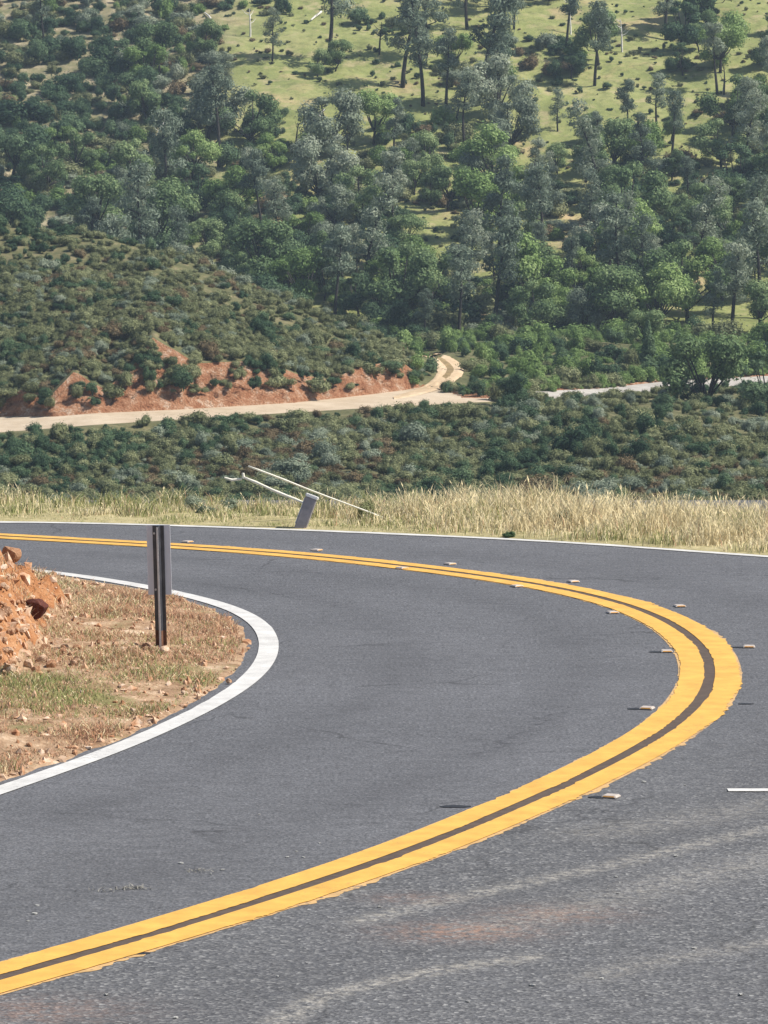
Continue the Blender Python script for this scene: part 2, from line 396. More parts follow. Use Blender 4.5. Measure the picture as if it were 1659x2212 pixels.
# ------------------------------------------------------------------ far verge, then the land drops away
FV = CF[(CF[:, 1] > 5)]
offs = np.r_[np.linspace(.1, 2.6, 26), 3.2, 4, 5.5, 8, 12, 18, 26]
def fv_drop(o): return np.interp(o, [0, .6, 2.2, 3.2, 5.5, 12, 26], [.0, .03, .02, -.25, -1.5, -5.5, -12])
nf = -normals(FV)
sgn = 1 if (nf[len(nf) // 4] @ np.array([0, 1])) > 0 else -1
FVP = FV[None] + sgn * nf[None] * offs[:, None, None]
FVZ = fv_drop(offs)[:, None] + .03 * fbm(FVP, 2.5, 3, 8) * sstep(.15, .8, offs)[:, None]
FVZ[0] = -.002
tag(link('ground', mesh_np('ground', np.dstack([FVP, FVZ]).reshape(-1, 3), grid_faces(*FVZ.shape), M['farverge'], True)), 'straw covered ground beyond the road edge', kind='structure')

# ------------------------------------------------------------------ the valley: rows of control points per column
ip = np.interp
RX_L = [-2600, 0, 200, 400, 600, 800, 1050, 1130, 1300, 1450, 1659, 4300]
def row(x, k):
    x = np.asarray(x, float)
    yl = ip(x, RX_L, [960, 934, 918, 905, 893, 881, 868, 862, 858, 840, 830, 800]); dl = ip(x, RX_L, [262, 256, 257, 260, 264, 269, 274, 281, 290, 296, 304, 330])
    yu0 = ip(x, RX_L, [930, 910, 893, 884, 872, 861, 848, 846, 839, 822, 812, 785])
    yu = np.minimum(yu0, ip(x, [600, 640, 720, 800, 870, 912, 940, 1000, 1050], [900, 869, 861, 852, 843, 836, 835, 841, 848]))
    du = dl + ip(x, [1050, 1200], [7.5, 5]) + (yu0 - yu) * .42
    if k == 0: return at(x, 1180, 60 + 0 * x) * [1, 1, 0] + [0, 0, -11]
    if k == 1: return at(x, 1150, 150 + 0 * x) * [1, 1, 0] + [0, 0, -19.5]
    if k == 2: return at(x, ip(x, [0, 1659], [1135, 1150]), ip(x, [0, 1000, 1659], [228, 226, 214]))
    if k == 3: return at(x, ip(x, [-2600, 0, 480, 1040, 1130, 1300, 1450, 1659, 4300], [1000, 968, 932, 890, 882, 896, 930, 990, 1150]), ip(x, [-2600, 0, 1040, 1200, 1659, 4300], [256, 250, 267, 262, 246, 230]))
    if k == 4:
        P = at(x, yl + ip(x, [1000, 1150, 1659], [4, 14, 18]), dl - ip(x, [1000, 1200], [1.5, 6])); return P
    if k == 5: return at(x, yl, dl)
    if k == 6: return at(x, yu, du)
    if k == 7:
        yc = ip(x, [-2600, -300, 0, 60, 110, 160, 230, 285, 330, 375, 420, 560, 640, 720, 780, 860, 900, 930, 4300],
                [850, 840, 858, 840, 856, 806, 836, 786, 728, 752, 778, 786, 808, 822, 790, 778, 806, 842, 775])
        yc = np.where(x > 905, yu - 4, yc)
        return at(x, yc, du + 1.0 + np.clip(yu - yc, 0, 300) * .024)
    if k == 8:
        y = ip(x, [-2600, -300, 0, 200, 400, 560, 700, 830, 900, 950, 1050, 1300, 4300], [430, 470, 495, 515, 560, 625, 678, 742, 776, 770, 756, 745, 735])
        d = ip(x, [-2600, 0, 400, 700, 900, 960, 1050, 4300], [318, 315, 312, 305, 300, 316, 332, 336]); return at(x, y, d)
    if k == 9:
        P = row(x, 8); g = ip(x, [-2600, 400, 900, 1000], [1, 1, .35, 0])
        P2 = at(x, ip(x, [-2600, 1000, 1659], [735, 742, 740]), 345 + 0 * x)
        Q_ = P * (P[..., 1:2] + 16) / P[..., 1:2]; Q_[..., 2] = P[..., 2] - 6
        return P2 * (1 - g)[..., None] + Q_ * g[..., None]
    if k == 10: return at(x, 728, 356 + 0 * x)
    if k == 11: return at(x, ip(x, [-2600, 0, 1659, 4300], [380, 400, 420, 440]), 415 + 0 * x)
    if k == 12: return at(x, -90, 495 + 0 * x)
    if k == 13: return at(x, -300, 545 + 0 * x)
    if k == 14: return at(x, -240, 700 + 0 * x)
AMP = [.2, .4, .25, .25, .05, 0, 0, .35, .35, .3, .3, .5, .5, 1, 1]
def surf(x, s):
    """point of the land at frame column x and continuous row s"""
    x = np.asarray(x, float); s = np.asarray(s, float); x, s = np.broadcast_arrays(x, s)
    out = np.zeros(x.shape + (3,)); A = np.zeros(x.shape)
    k0 = np.clip(np.floor(s).astype(int), 0, 13); t = s - k0
    for k in range(14):
        mk = k0 == k
        if mk.any():
            tt = t[mk][:, None] if out[mk].ndim == 2 else t[mk]
            out[mk] = row(x[mk], k) * (1 - tt) + row(x[mk], k + 1) * tt
            A[mk] = AMP[k] * (1 - t[mk]) + AMP[k + 1] * t[mk]
    nz = fbm(out[..., :2], .16, 4, 21)
    out[..., 2] += A * nz
    cut = (s > 6) & (s < 7)
    if cut.any():
        w = np.where(cut, np.sin(np.clip(s - 6, 0, 1) * math.pi), 0)
        rg = fbm(out, 1.5, 4, 31)
        out[..., 1] += w * (rg * .6 + .35 * fbm(out * [1, .2, .25], 2.6, 3, 33) + .2 * fbm(out, 4.5, 2, 34)); out[..., 2] += w * .18 * fbm(out, 3.5, 3, 32)
    return out
xc = np.unique(np.r_[np.linspace(-2600, -120, 40), np.arange(-120, 1790, 9), np.linspace(1790, 4300, 40)])
def land(name, srows, m, label):
    SX, SS = np.meshgrid(xc, srows, indexing='ij')
    P = surf(SX, SS)
    me = mesh_np(name, P.reshape(-1, 3), grid_faces(*SX.shape), m, True)
    # faces up
    o = link(name, me); tag(o, label, kind='structure'); return o
def rows(a, b, n): return np.linspace(a, b, n)
land('gully_ground', np.r_[rows(0, 2, 12)[:-1], rows(2, 3, 24)[:-1], rows(3, 5, 14)], M['gully'], 'brushy ground sloping up from the gully to the dirt road')
dr = land('dirt_road', rows(5, 6, 9), M['dirt'], 'pale dirt road crossing the slope below the knoll')
M['greydirt'] = soilmat('grey gravel surface', [(.33, (.3, .275, .24)), (.5, (.4, .37, .33)), (.68, (.5, .47, .42))], .5, .3, .1); dr.data.materials.append(M['greydirt'])
dr.data.materials.append(M['cut'])
qi = np.repeat((xc[:-1] > 1090).astype(np.int32), 8).reshape(-1, 8)
for j_ in range(3, 8): qi[(xc[:-1] > 952 + (7 - j_) * 9) & (xc[:-1] < 1056), j_] = 2
dr.data.polygons.foreach_set('material_index', qi.ravel())
land('road_cut', rows(6, 7, 34), M['cut'], 'raw red earth cut above the dirt road')
land('knoll_ground', np.r_[rows(7, 8, 34)[:-1], rows(8, 10, 20)], M['knoll'], 'soil of the low knoll above the red cut')
hs = land('hillside', np.r_[rows(10, 12, 70)[:-1], rows(12, 14, 16)], M['hill'], 'green grassy hillside across the valley')
co = np.zeros(len(hs.data.vertices) * 3, np.float32); hs.data.vertices.foreach_get('co', co); co = co.reshape(-1, 3)
sx_ = sstep(-13, -24, co[:, 0] + 3 * fbm(co[:, :2], .1, 3, 91)); sa = hs.data.attributes.new('scrubby', 'FLOAT', 'POINT'); sa.data.foreach_set('value', sx_.astype(np.float32))

def find_s(x, y, a, b, n=200):
    """row parameter in [a, b] whose point appears at frame row y (topmost match)"""
    ss = np.linspace(a, b, n); P = surf(np.full(n, float(x)), ss); vy = view(P)[1]
    return ss[np.argmin(np.abs(vy - y))]
def on_land(x, y, a, b):
    return surf(np.array([float(x)]), np.array([find_s(x, y, a, b)]))[0]

# spur of the dirt road round the end of the knoll: a ribbon laid on the land
spur_c = [(850, 860), (890, 851), (922, 841), (950, 828), (968, 812), (975, 800), (962, 786), (945, 774), (928, 764), (915, 758)]
spur_w = [5, 9, 14, 22, 28, 30, 26, 17, 12, 9]
cx_ = ip(np.linspace(0, 9, 60), range(10), [c[0] for c in spur_c]); cy_ = ip(np.linspace(0, 9, 60), range(10), [c[1] for c in spur_c]); cw_ = ip(np.linspace(0, 9, 60), range(10), spur_w)
for _ in range(6):
    for q in (cx_, cy_, cw_): q[1:-1] = (q[:-2] + 2 * q[1:-1] + q[2:]) / 4
tx, ty = np.gradient(cx_), np.gradient(cy_); L_ = np.hypot(tx, ty); nx, ny = -ty / L_, tx / L_
spV = []
for kk in np.linspace(-1, 1, 9):
    for i in range(60):
        xx, yy = cx_[i] + nx[i] * cw_[i] * kk, cy_[i] + ny[i] * cw_[i] * kk * .55
        P = on_land(xx, yy, 5.05, 9.0)
        spV.append(P + np.array([0, -.1, .05 + .1 * min(1, i / 25) + .02 * math.cos(kk * 9) - .06 * abs(kk) ** 6]))
spV = np.array(spV)
M['dirt2'] = soilmat('golden dirt track', [(.33, (.42, .3, .18)), (.5, (.52, .39, .25)), (.68, (.62, .49, .33))], .35, .3, .1)
M['rut'] = soilmat('grass strip between ruts', [(.33, (.17, .12, .06)), (.5, (.25, .18, .09)), (.68, (.33, .25, .13))], .8)
tag(link('dirt_track', mesh_np('dirt_track', spV, grid_faces(9, 60), [M['dirt2'], M['rut']], True, None, np.repeat([0, 0, 0, 1, 1, 0, 0, 0], 59) * np.tile(np.arange(59) > 22, 8))), 'short dirt spur curling up behind the end of the knoll', kind='structure')

# ------------------------------------------------------------------ foliage prototypes
def leafcloud(lobes, n, size, r, shell=.55, up=.35, flat=1.0):
    """lobes: list of (centre, radii). n small bent leaf sprays near the lobes' surfaces."""
    C = np.array([l[0] for l in lobes], float); Rd = np.array([l[1] for l in lobes], float)
    wts = (Rd.prod(1)) ** (2 / 3); wts = wts / wts.sum()
    k = r.choice(len(lobes), n, p=wts)
    d = r.normal(size=(n, 3)); d /= np.linalg.norm(d, axis=1)[:, None]
    rad = shell + (1.06 - shell) * r.random(n) ** .6
    rad *= 1 + .16 * fbm(d * 2 + C[k], 2.2, 3, 77)
    P = C[k] + d * Rd[k] * rad[:, None]
    nn = d * 1.15 + r.normal(size=(n, 3)) * .42 + [0, 0, up * .8]; nn /= np.linalg.norm(nn, axis=1)[:, None]
    t = np.cross(nn, r.normal(size=(n, 3))); t /= np.linalg.norm(t, axis=1)[:, None]
    bt = np.cross(nn, t)
    s = size * r.uniform(.6, 1.4, n)[:, None]
    V = np.stack([P - t * s * .5, P - bt * s * .33 * flat + nn * s * .1, P + t * s * .55, P + bt * s * .33 * flat + nn * s * .08], 1).reshape(-1, 3)
    Fc = np.arange(4 * n).reshape(n, 4)
    tint = np.clip(r.normal(.5, .17, n) + .16 * fbm(P / P.max(), 3.5, 2, 5) + r.normal(size=len(lobes))[k] * .13, 0, 1)
    return V, Fc, np.repeat(tint, 4)

def ico(sub=2):
    import bmesh
    bm = bmesh.new(); bmesh.ops.create_icosphere(bm, subdivisions=sub, radius=1)
    V = np.array([v.co[:] for v in bm.verts]); Fc = np.array([[v.index for v in f.verts] for f in bm.faces]); bm.free(); return V, Fc
IV, IF = ico(2)

def join(parts):
    V, Fq, T = [], [], []; o = 0
    for v, f, t in parts:
        V.append(v); T.append(t)
        if f.shape[1] == 3: f = np.c_[f, f[:, 2]]       # only used with list output below
        Fq.append(f + o); o += len(v)
    return np.concatenate(V), np.concatenate(Fq), np.concatenate(T)

def core(lobes, k, r):
    out = []
    for c, rd in lobes:
        v = IV * (1 + .2 * fbm(IV + np.array(c), 2.5, 2, 9))[:, None] * np.array(rd) * k + c
        out.append((v, IF, np.full(len(v), .35)))
    return out

def tube(path, rad, sides=6):
    path = np.array(path, float); n = len(path); V = []
    T = np.gradient(path, axis=0); T /= np.linalg.norm(T, axis=1)[:, None]
    for i in range(n):
        u = np.cross(T[i], [0.31, .9, .2]); u /= np.linalg.norm(u); w = np.cross(T[i], u)
        a = np.linspace(0, 2 * math.pi, sides, endpoint=False)
        V.append(path[i] + (np.cos(a)[:, None] * u + np.sin(a)[:, None] * w) * rad[i])
    V = np.concatenate(V); Fc = []
    for i in range(n - 1):
        for j in range(sides):
            Fc.append((i * sides + j, i * sides + (j + 1) % sides, (i + 1) * sides + (j + 1) % sides, (i + 1) * sides + j))
    Vc = np.vstack([V, path[:1], path[-1:]]); a, b3 = len(V), len(V) + 1
    for j in range(sides):
        Fc.append((a, (j + 1) % sides, j, j)); Fc.append((b3, (n - 1) * sides + j, (n - 1) * sides + (j + 1) % sides, (n - 1) * sides + j))
    return Vc, np.array(Fc), np.full(len(Vc), .5)

def build(name, parts, m, smooth=False):
    """parts of (V, F4 or F3, tint); degenerate quads become triangles"""
    V, T, FL = [], [], []; o = 0
    for v, f, t in parts:
        V.append(v); T.append(t)
        for q in (f + o).tolist():
            FL.append(q[:3] if len(q) == 4 and q[2] == q[3] else q)
        o += len(v)
    V = np.concatenate(V); T = np.concatenate(T)
    me = bpy.data.meshes.new(name); me.from_pydata(V.tolist(), [], FL); me.update()
    for x in (m if isinstance(m, list) else [m]): me.materials.append(x)
    a = me.attributes.new('tint', 'FLOAT', 'POINT'); a.data.foreach_set('value', T.astype(np.float32))
    if smooth: me.polygons.foreach_set('use_smooth', np.full(len(me.polygons), True))
    return me

def shrub_mesh(name, m, seed, n=900, leaf=.11, tall=1.0):
    """about 1 m wide, rooted at the origin"""
    r = np.random.default_rng(seed)
    k = r.integers(6, 11); lobes = []
    for i in range(k):
        a = r.uniform(0, 6.28); q = r.uniform(.08, .46)
        rr = r.choice([.1, .15, .2, .26]) * r.uniform(.8, 1.15)
        lobes.append(((math.cos(a) * q, math.sin(a) * q, (rr * .7 + r.uniform(0, .3)) * tall), (rr, rr, rr * r.uniform(.8, 1.15) * tall)))
    parts = core(lobes, .68, r)
    parts.append(leafcloud(lobes, n, leaf, r, .7))
    # loose shoots that break the outline
    sh = [((l[0][0] * 1.15, l[0][1] * 1.15, l[0][2] + .06), tuple(x * 1.22 for x in l[1])) for l in lobes]
    parts.append(leafcloud(sh, n // 6, leaf * .9, r, .9))
    for i in range(3):
        a = r.uniform(0, 6.28); parts.append(tube([(0, 0, -.15), (math.cos(a) * .1, math.sin(a) * .1, .15), (math.cos(a) * .2, math.sin(a) * .2, .35)], [.025, .018, .01], 4))
    return build(name, parts, m)
SH = {}
for kname, mm, tall, cnt in (('olive', 'olive', .95, 4), ('dark', 'dark', 1.1, 3), ('grey', 'grey', .9, 3), ('bright', 'bright', 1.05, 3), ('tan', 'tan', .85, 2)):
    SH[kname] = [shrub_mesh('shrub', M[mm], 100 + 17 * i + len(kname), 1500, .075, tall) for i in range(cnt)]

def oak_parts(seed, h=6.0, wide=1.0, trunk=.3):
    """broad round tree: (trunk parts, crown parts)"""
    r = np.random.default_rng(seed); lean = r.normal(size=2) * .05 * h
    top = np.array([lean[0], lean[1], h * trunk])
    tr = [tube([(0, 0, -.4), (lean[0] * .3, lean[1] * .3, h * trunk * .5), top, top + [lean[0], lean[1], h * .2]], [.035 * h, .026 * h, .022 * h, .012 * h])]
    lobes = []
    for i in range(r.integers(11, 18)):
        a = r.uniform(0, 6.28); zz = r.uniform(trunk + .02, .93); q = wide * h * .38 * math.sqrt(max(.05, 1 - ((zz - .55) / .42) ** 2)) * r.uniform(.55, 1)
        rr = h * r.choice([.06, .085, .11, .145, .17]) * r.uniform(.85, 1.15)
        c = np.array([lean[0] * 1.5 + math.cos(a) * q, lean[1] * 1.5 + math.sin(a) * q, zz * h])
        lobes.append((tuple(c), (rr * 1.15, rr * 1.15, rr * .9)))
        mid = (top + c) / 2 + r.normal(size=3) * .03 * h
        tr.append(tube([top, mid, c], [.016 * h, .01 * h, .005 * h], 5))
    cr = core(lobes, .58, r) + [leafcloud(lobes, 4800, .04 * h, r, .6), leafcloud([(c, tuple(x * 1.2 for x in d)) for c, d in lobes], 800, .036 * h, r, .9)]
    return tr, cr
def pine_parts(seed, h=9.0, sparse=1.0, base=.35):
    """grey foothill pine: crooked, forking dark trunk, thin drooping grey foliage with gaps"""
    r = np.random.default_rng(seed); lx, ly = r.normal(size=2) * .09 * h
    def stem(t): return np.array([lx * t * t + .02 * h * math.sin(5 * t + seed), ly * t * t, h * t])
    tr = [tube([stem(t) + (np.array([0, 0, -.4]) if t == 0 else 0) for t in np.linspace(0, .97, 9)], [.022 * h * (1 - .85 * t) for t in np.linspace(0, 1, 9)])]
    lobes = []
    for i in range(int(15 * sparse)):
        t = base + (1 - base) * (i + r.random()) / (15 * sparse); a = r.uniform(0, 6.28)
        q = h * r.uniform(.07, .2) * (1.15 - .75 * t); s0 = stem(t * .93)
        c = s0 + np.array([math.cos(a) * q, math.sin(a) * q, h * r.uniform(.02, .08)])
        rr = h * r.uniform(.045, .085)
        lobes.append((tuple(c), (rr * 1.2, rr * 1.2, rr * .85)))
        tr.append(tube([s0, (s0 + c) / 2 + [0, 0, -.01 * h], c], [.008 * h, .005 * h, .003 * h], 4))
    cr = [leafcloud(lobes, 1900, .036 * h, r, .35, .2, .6), leafcloud([(c, tuple(x * 1.3 for x in d)) for c, d in lobes], 350, .034 * h, r, .8, .2, .5)]
    return tr, cr
def column_parts(seed, h=7.0, w=.16):
    r = np.random.default_rng(seed); tr = [tube([(0, 0, -.4), (0, 0, h * .5), (0, 0, h * .9)], [.02 * h, .014 * h, .006 * h])]
    lobes = [((r.normal() * .02 * h, r.normal() * .02 * h, h * z), (w * h * s, w * h * s, h * .13)) for z, s in ((.18, .7), (.32, .95), (.48, 1), (.64, .85), (.8, .6), (.92, .35))]
    return tr, core(lobes, .6, r) + [leafcloud(lobes, 3000, .045 * h, r, .65)]

def tree_proto(parts, crown_mat, bark):
    tr, cr = parts
    return build('trunk', tr, bark, True), build('crown', cr, crown_mat)
TR = {
    'oak': [tree_proto(oak_parts(s, 6, w, t), M[c], M['bark']) for s, w, t, c in ((1, 1, .25, 'oak'), (2, 1.15, .2, 'oak'), (3, .9, .3, 'dark'), (4, 1.2, .22, 'bright'), (5, 1, .24, 'dark'), (6, 1.05, .22, 'oak'), (7, 1.3, .15, 'oak'), (8, .8, .3, 'oak'), (9, 1.1, .2, 'bright'), (10, 1.25, .18, 'grey'))],
    'pine': [tree_proto(pine_parts(s, 9, sp_, b_), M[c], M['bark']) for s, sp_, b_, c in ((11, 1, .35, 'pine'), (12, .9, .45, 'pine'), (13, 1.2, .3, 'grey'), (14, 1.1, .4, 'pine'), (15, .8, .6, 'grey'), (16, 1.4, .3, 'pine'), (17, .7, .5, 'pine'), (18, 1.1, .45, 'grey'))],
    'column': [tree_proto(column_parts(s, 7, w), M['dark'], M['bark']) for s, w in ((21, .13), (22, .16))],
}
TREES = []
def put_tree(kind, i, loc, h, rot, label, cat, group, name):
    base = {'oak': 6., 'pine': 9., 'column': 7.}[kind]
    root = bpy.data.objects.new(name, None); COL.objects.link(root)
    root.location = loc; root.rotation_euler = (0, 0, rot); root.scale = (h / base,) * 3
    root.empty_display_size = .1
    tag(root, label, cat, group)
    t, c = TR[kind][i % len(TR[kind])]
    for nm, d in (('trunk', t), ('crown', c)):
        o = bpy.data.objects.new(nm, d); COL.objects.link(o); o.parent = root
    TREES.append(root); return root

# ------------------------------------------------------------------ scatter
def cand(n, x0, x1, a, b):
    x = rng.uniform(x0, x1, n); s = rng.uniform(a, b, n); P = surf(x, s); vx, vy = view(P); return x, s, P, vx, vy
def thin(P, size, vx, vy, k=.5):
    """keep points that stand at least k * size apart in the frame"""
    keep = []; cell = {}; 
    px = size * F / P[:, 1]
    for i in range(len(P)):
        rr = px[i] * k; cxi, cyi = int(vx[i] // 20), int(vy[i] // 20); ok = True
        for a in range(cxi - 2, cxi + 3):
            for b4 in range(cyi - 2, cyi + 3):
                for j in cell.get((a, b4), ()):
                    if (vx[i] - vx[j]) ** 2 + ((vy[i] - vy[j]) * 1.7) ** 2 < rr * rr: ok = False; break
                if not ok: break
            if not ok: break
        if ok: keep.append(i); cell.setdefault((cxi, cyi), []).append(i)
    return np.array(keep, int)

track_x, track_y, track_w = cx_, cy_, cw_
def off_track(vx, vy, pad=8):
    ok = np.ones(len(vx), bool)
    for i in range(0, 60, 2):
        dy = vy - track_y[i]
        ok &= (np.abs(vx - track_x[i]) > track_w[i] + pad) | (dy > 13 + track_w[i] * .55 + pad * 1.2) | (dy < -track_w[i] * .55 - 2)
    return ok

CLEAR = [(760, 60, 170, 70), (1130, 215, 110, 45), (1330, 40, 120, 60), (1610, 110, 60, 90), (650, 255, 165, 75), (1130, 130, 60, 50), (520, 60, 90, 50), (730, 370, 110, 60), (1230, 480, 40, 60), (930, 520, 45, 70), (1480, 250, 70, 40), (1100, 395, 45, 60), (1200, 330, 60, 40), (760, 540, 60, 45)]      # open grass, in frame units
SHRUBS = []      # (P, size, kindname, zone)
def zone(name, n, x0, x1, a, b, smin, smax, kinds, k=.42, cond=None):
    x, s, P, vx, vy = cand(n, x0, x1, a, b)
    size = rng.uniform(smin, smax, n) * np.where(rng.random(n) < .1, 1.6, 1) * np.where(rng.random(n) < .3, .6, 1)
    if cond is not None:
        m_ = cond(vx, vy, P); P, size, vx, vy = P[m_], size[m_], vx[m_], vy[m_]
    kp = thin(P, size, vx, vy, k)
    names = list(kinds); w = np.array([kinds[q] for q in names], float); w /= w.sum()
    patch = fbm(P[kp][:, :2], .09, 3, 44)
    for j, i in enumerate(kp):
        q = names[min(len(names) - 1, int(np.searchsorted(np.cumsum(w), np.clip(.5 + .38 * patch[j] + rng.normal() * .3, 0, .999))))]
        SHRUBS.append((P[i], size[i], q, name))
zone('gully', 11000, -60, 1720, 2.0, 2.97, .75, 1.5, {'dark': 3, 'olive': 5, 'grey': 2.4, 'tan': .8}, .36, lambda vx, vy, P: ~((vx > 1050) & (fbm(P[:, :2], .3, 2, 3) < -5)))
zone('bank', 420, -60, 1060, 3.05, 3.8, .6, 1.3, {'dark': 3, 'olive': 3, 'tan': 2}, .8)
zone('gully', 1500, 1075, 1760, 3.0, 4.75, .8, 1.4, {'dark': 3, 'olive': 6, 'grey': 1}, .45)
zone('knoll', 14000, -60, 940, 7.02, 8.5, .7, 1.3, {'dark': 1.0, 'olive': 6.5, 'grey': 2.2, 'tan': .1}, .36, lambda vx, vy, P: off_track(vx, vy, 10))
zone('cutedge', 1900, -60, 905, 6.3, 7.06, .6, 1.9, {'dark': 3, 'olive': 3}, .5, lambda vx, vy, P: (fbm(P[:, :2], .35, 2, 6) > .12 + .9 * (vy > np.interp(vx, [0, 300, 905], [850, 800, 800])) * .4) | (rng.random(len(vx)) < .06))
zone('band', 3000, 890, 1740, 6.25, 9.6, 1.1, 2.4, {'dark': 2, 'bright': 5, 'olive': 1}, .38, lambda vx, vy, P: off_track(vx, vy, 12) & ((vx > 1055) | (vy < 760) | (rng.random(len(vx)) < .25)))
zone('band', 700, 690, 1000, 8.2, 10.3, 1.1, 2.0, {'dark': 2, 'bright': 4, 'olive': 1}, .4, lambda vx, vy, P: off_track(vx, vy, 8))
def hill_cond(vx, vy, P):
    g = fbm(P[:, :2], .07, 3, 52)
    lim = np.interp(vx, [0, 380, 480, 1659], [-9, -2, .2, .45]) - np.interp(vy, [220, 480], [0, .45])
    for (a, b4, c, d) in CLEAR: g = np.where((((vx - a) / c) ** 2 + ((vy - b4) / d) ** 2 < 1) & (rng.random(len(vx)) < .8), -9, g)
    return g > lim
zone('hill', 7000, -60, 1720, 10.0, 12.05, 1.2, 2.9, {'dark': 4, 'olive': 2, 'grey': 1.6, 'bright': 1, 'tan': .3}, .4, hill_cond)
zone('hill', 2600, 350, 1720, 10.4, 12.05, .35, .8, {'dark': 3, 'olive': 3, 'tan': 2}, .9, lambda vx, vy, P: rng.random(len(vx)) < .7)

COLW = {'olive': 'olive', 'dark': 'dark green', 'grey': 'grey green', 'bright': 'fresh green', 'tan': 'dry tan'}
ZW = {'gully': ('low %s chaparral shrub on the slope between asphalt bend and dirt road', 'chaparral shrubs below the dirt road'),
      'bank': ('%s shrub on the pale shoulder just under the dirt road', 'shrubs on the dirt road shoulder'),
      'knoll': ('%s shrub in the cover of the knoll above the red cut', 'shrubs on the knoll'),
      'cutedge': ('small %s shrub rooted in the raw red earth cut', 'shrubs on the red road cut'),
      'band': ('leafy %s bush in the belt behind the dirt road', 'bushes behind the dirt road'),
      'hill': ('%s scrub bush on the hillside across the valley', 'bushes on the far hillside')}
app = np.array([s / P[1] for P, s, q, z in SHRUBS])
inview = np.array([(-10 < view(P)[0] < 1670) and (view(P)[1] > 0) for P, s, q, z in SHRUBS])
order = np.argsort(-(app * inview)); indiv = set(order[:285].tolist())
def put_shrub(P, s, q, label, group, name='shrub', cat='shrub', var=None):
    o = bpy.data.objects.new(name, SH[q][random.randrange(len(SH[q])) if var is None else var]); COL.objects.link(o)
    o.location = P; o.rotation_euler = (random.uniform(-.12, .12), random.uniform(-.12, .12), random.uniform(0, 6.28))
    k = random.uniform(.85, 1.15); o.scale = (s * k * random.uniform(.75, 1.5), s * k, s * random.uniform(.7, 1.3)); tag(o, label, cat, group); return o
stuffz = {}; proto = {}
for i, (P, s, q, z) in enumerate(SHRUBS):
    if i in indiv:
        lab, grp = ZW[z]
        o = put_shrub(P, s, q, lab % COLW[q], grp + ', ' + COLW[q])
    else: stuffz.setdefault(z, []).append((P, s, q))
print('shrubs', len(SHRUBS), {k: len(v) for k, v in stuffz.items()})

def stuff_gn(name, items, label):
    """one object: points, each carrying an instance of one of the shrub meshes"""
    holders = {}
    P = np.array([i[0] for i in items]); n = len(P)
    me = bpy.data.meshes.new(name); me.vertices.add(n); me.vertices.foreach_set('co', P.astype(np.float32).ravel())
    kinds = sorted({i[2] for i in items}); src = []
    for kd in kinds: src += [(kd, v) for v in range(len(SH[kd]))]
    idx = np.array([random.choice([j for j, (kd, v) in enumerate(src) if kd == i[2]]) for i in items], np.int32)
    a = me.attributes.new('pick', 'INT', 'POINT'); a.data.foreach_set('value', idx)
    rot = np.c_[rng.uniform(-.12, .12, n), rng.uniform(-.12, .12, n), rng.uniform(0, 6.28, n)].astype(np.float32)
    a = me.attributes.new('turn', 'FLOAT_VECTOR', 'POINT'); a.data.foreach_set('vector', rot.ravel())
    sz = np.array([i[1] for i in items])[:, None] * np.c_[rng.uniform(.75, 1.55, n), rng.uniform(.75, 1.4, n), rng.uniform(.65, 1.35, n)]
    a = me.attributes.new('size', 'FLOAT_VECTOR', 'POINT'); a.data.foreach_set('vector', sz.astype(np.float32).ravel())
    o = link(name, me); tag(o, label, None, None, 'stuff')
    ng = bpy.data.node_groups.new(name, 'GeometryNodeTree')
    ng.interface.new_socket('Geometry', in_out='INPUT', socket_type='NodeSocketGeometry'); ng.interface.new_socket('Geometry', in_out='OUTPUT', socket_type='NodeSocketGeometry')
    gi, go = ng.nodes.new('NodeGroupInput'), ng.nodes.new('NodeGroupOutput')
    jn = None; sockets = []
    iop = ng.nodes.new('GeometryNodeInstanceOnPoints'); iop.inputs['Pick Instance'].default_value = True
    jn = ng.nodes.new('GeometryNodeJoinGeometry')
    for (kd, v) in reversed(src):
        oi = ng.nodes.new('GeometryNodeObjectInfo'); oi.transform_space = 'ORIGINAL'; oi.inputs['As Instance'].default_value = True
        oi.inputs['Object'].default_value = PROTO[(kd, v)]
        ng.links.new(oi.outputs['Geometry'], jn.inputs[0])
    def named(nm, dt):
        q = ng.nodes.new('GeometryNodeInputNamedAttribute'); q.data_type = dt; q.inputs['Name'].default_value = nm; return q.outputs[0]
    e2r = ng.nodes.new('FunctionNodeEulerToRotation'); ng.links.new(named('turn', 'FLOAT_VECTOR'), e2r.inputs[0])
    ng.links.new(gi.outputs[0], iop.inputs['Points']); ng.links.new(jn.outputs[0], iop.inputs['Instance'])
    ng.links.new(named('pick', 'INT'), iop.inputs['Instance Index']); ng.links.new(e2r.outputs[0], iop.inputs['Rotation'])
    ng.links.new(named('size', 'FLOAT_VECTOR'), iop.inputs['Scale']); ng.links.new(iop.outputs[0], go.inputs[0])
    md = o.modifiers.new('scatter', 'NODES'); md.node_group = ng
    return o
for i in range(22):
    xx = random.uniform(958, 1050); P = surf(np.array([xx]), np.array([random.uniform(5.5, 6.1) + (.12 if xx < 985 else 0)]))[0]
    kd = random.choice(['dark', 'bright', 'olive', 'dark']); put_shrub(P, random.uniform(.5, 1.2), kd, '%s bush on the small bank between the dirt road and the curling spur' % COLW[kd], 'bushes between dirt road and spur, ' + COLW[kd])
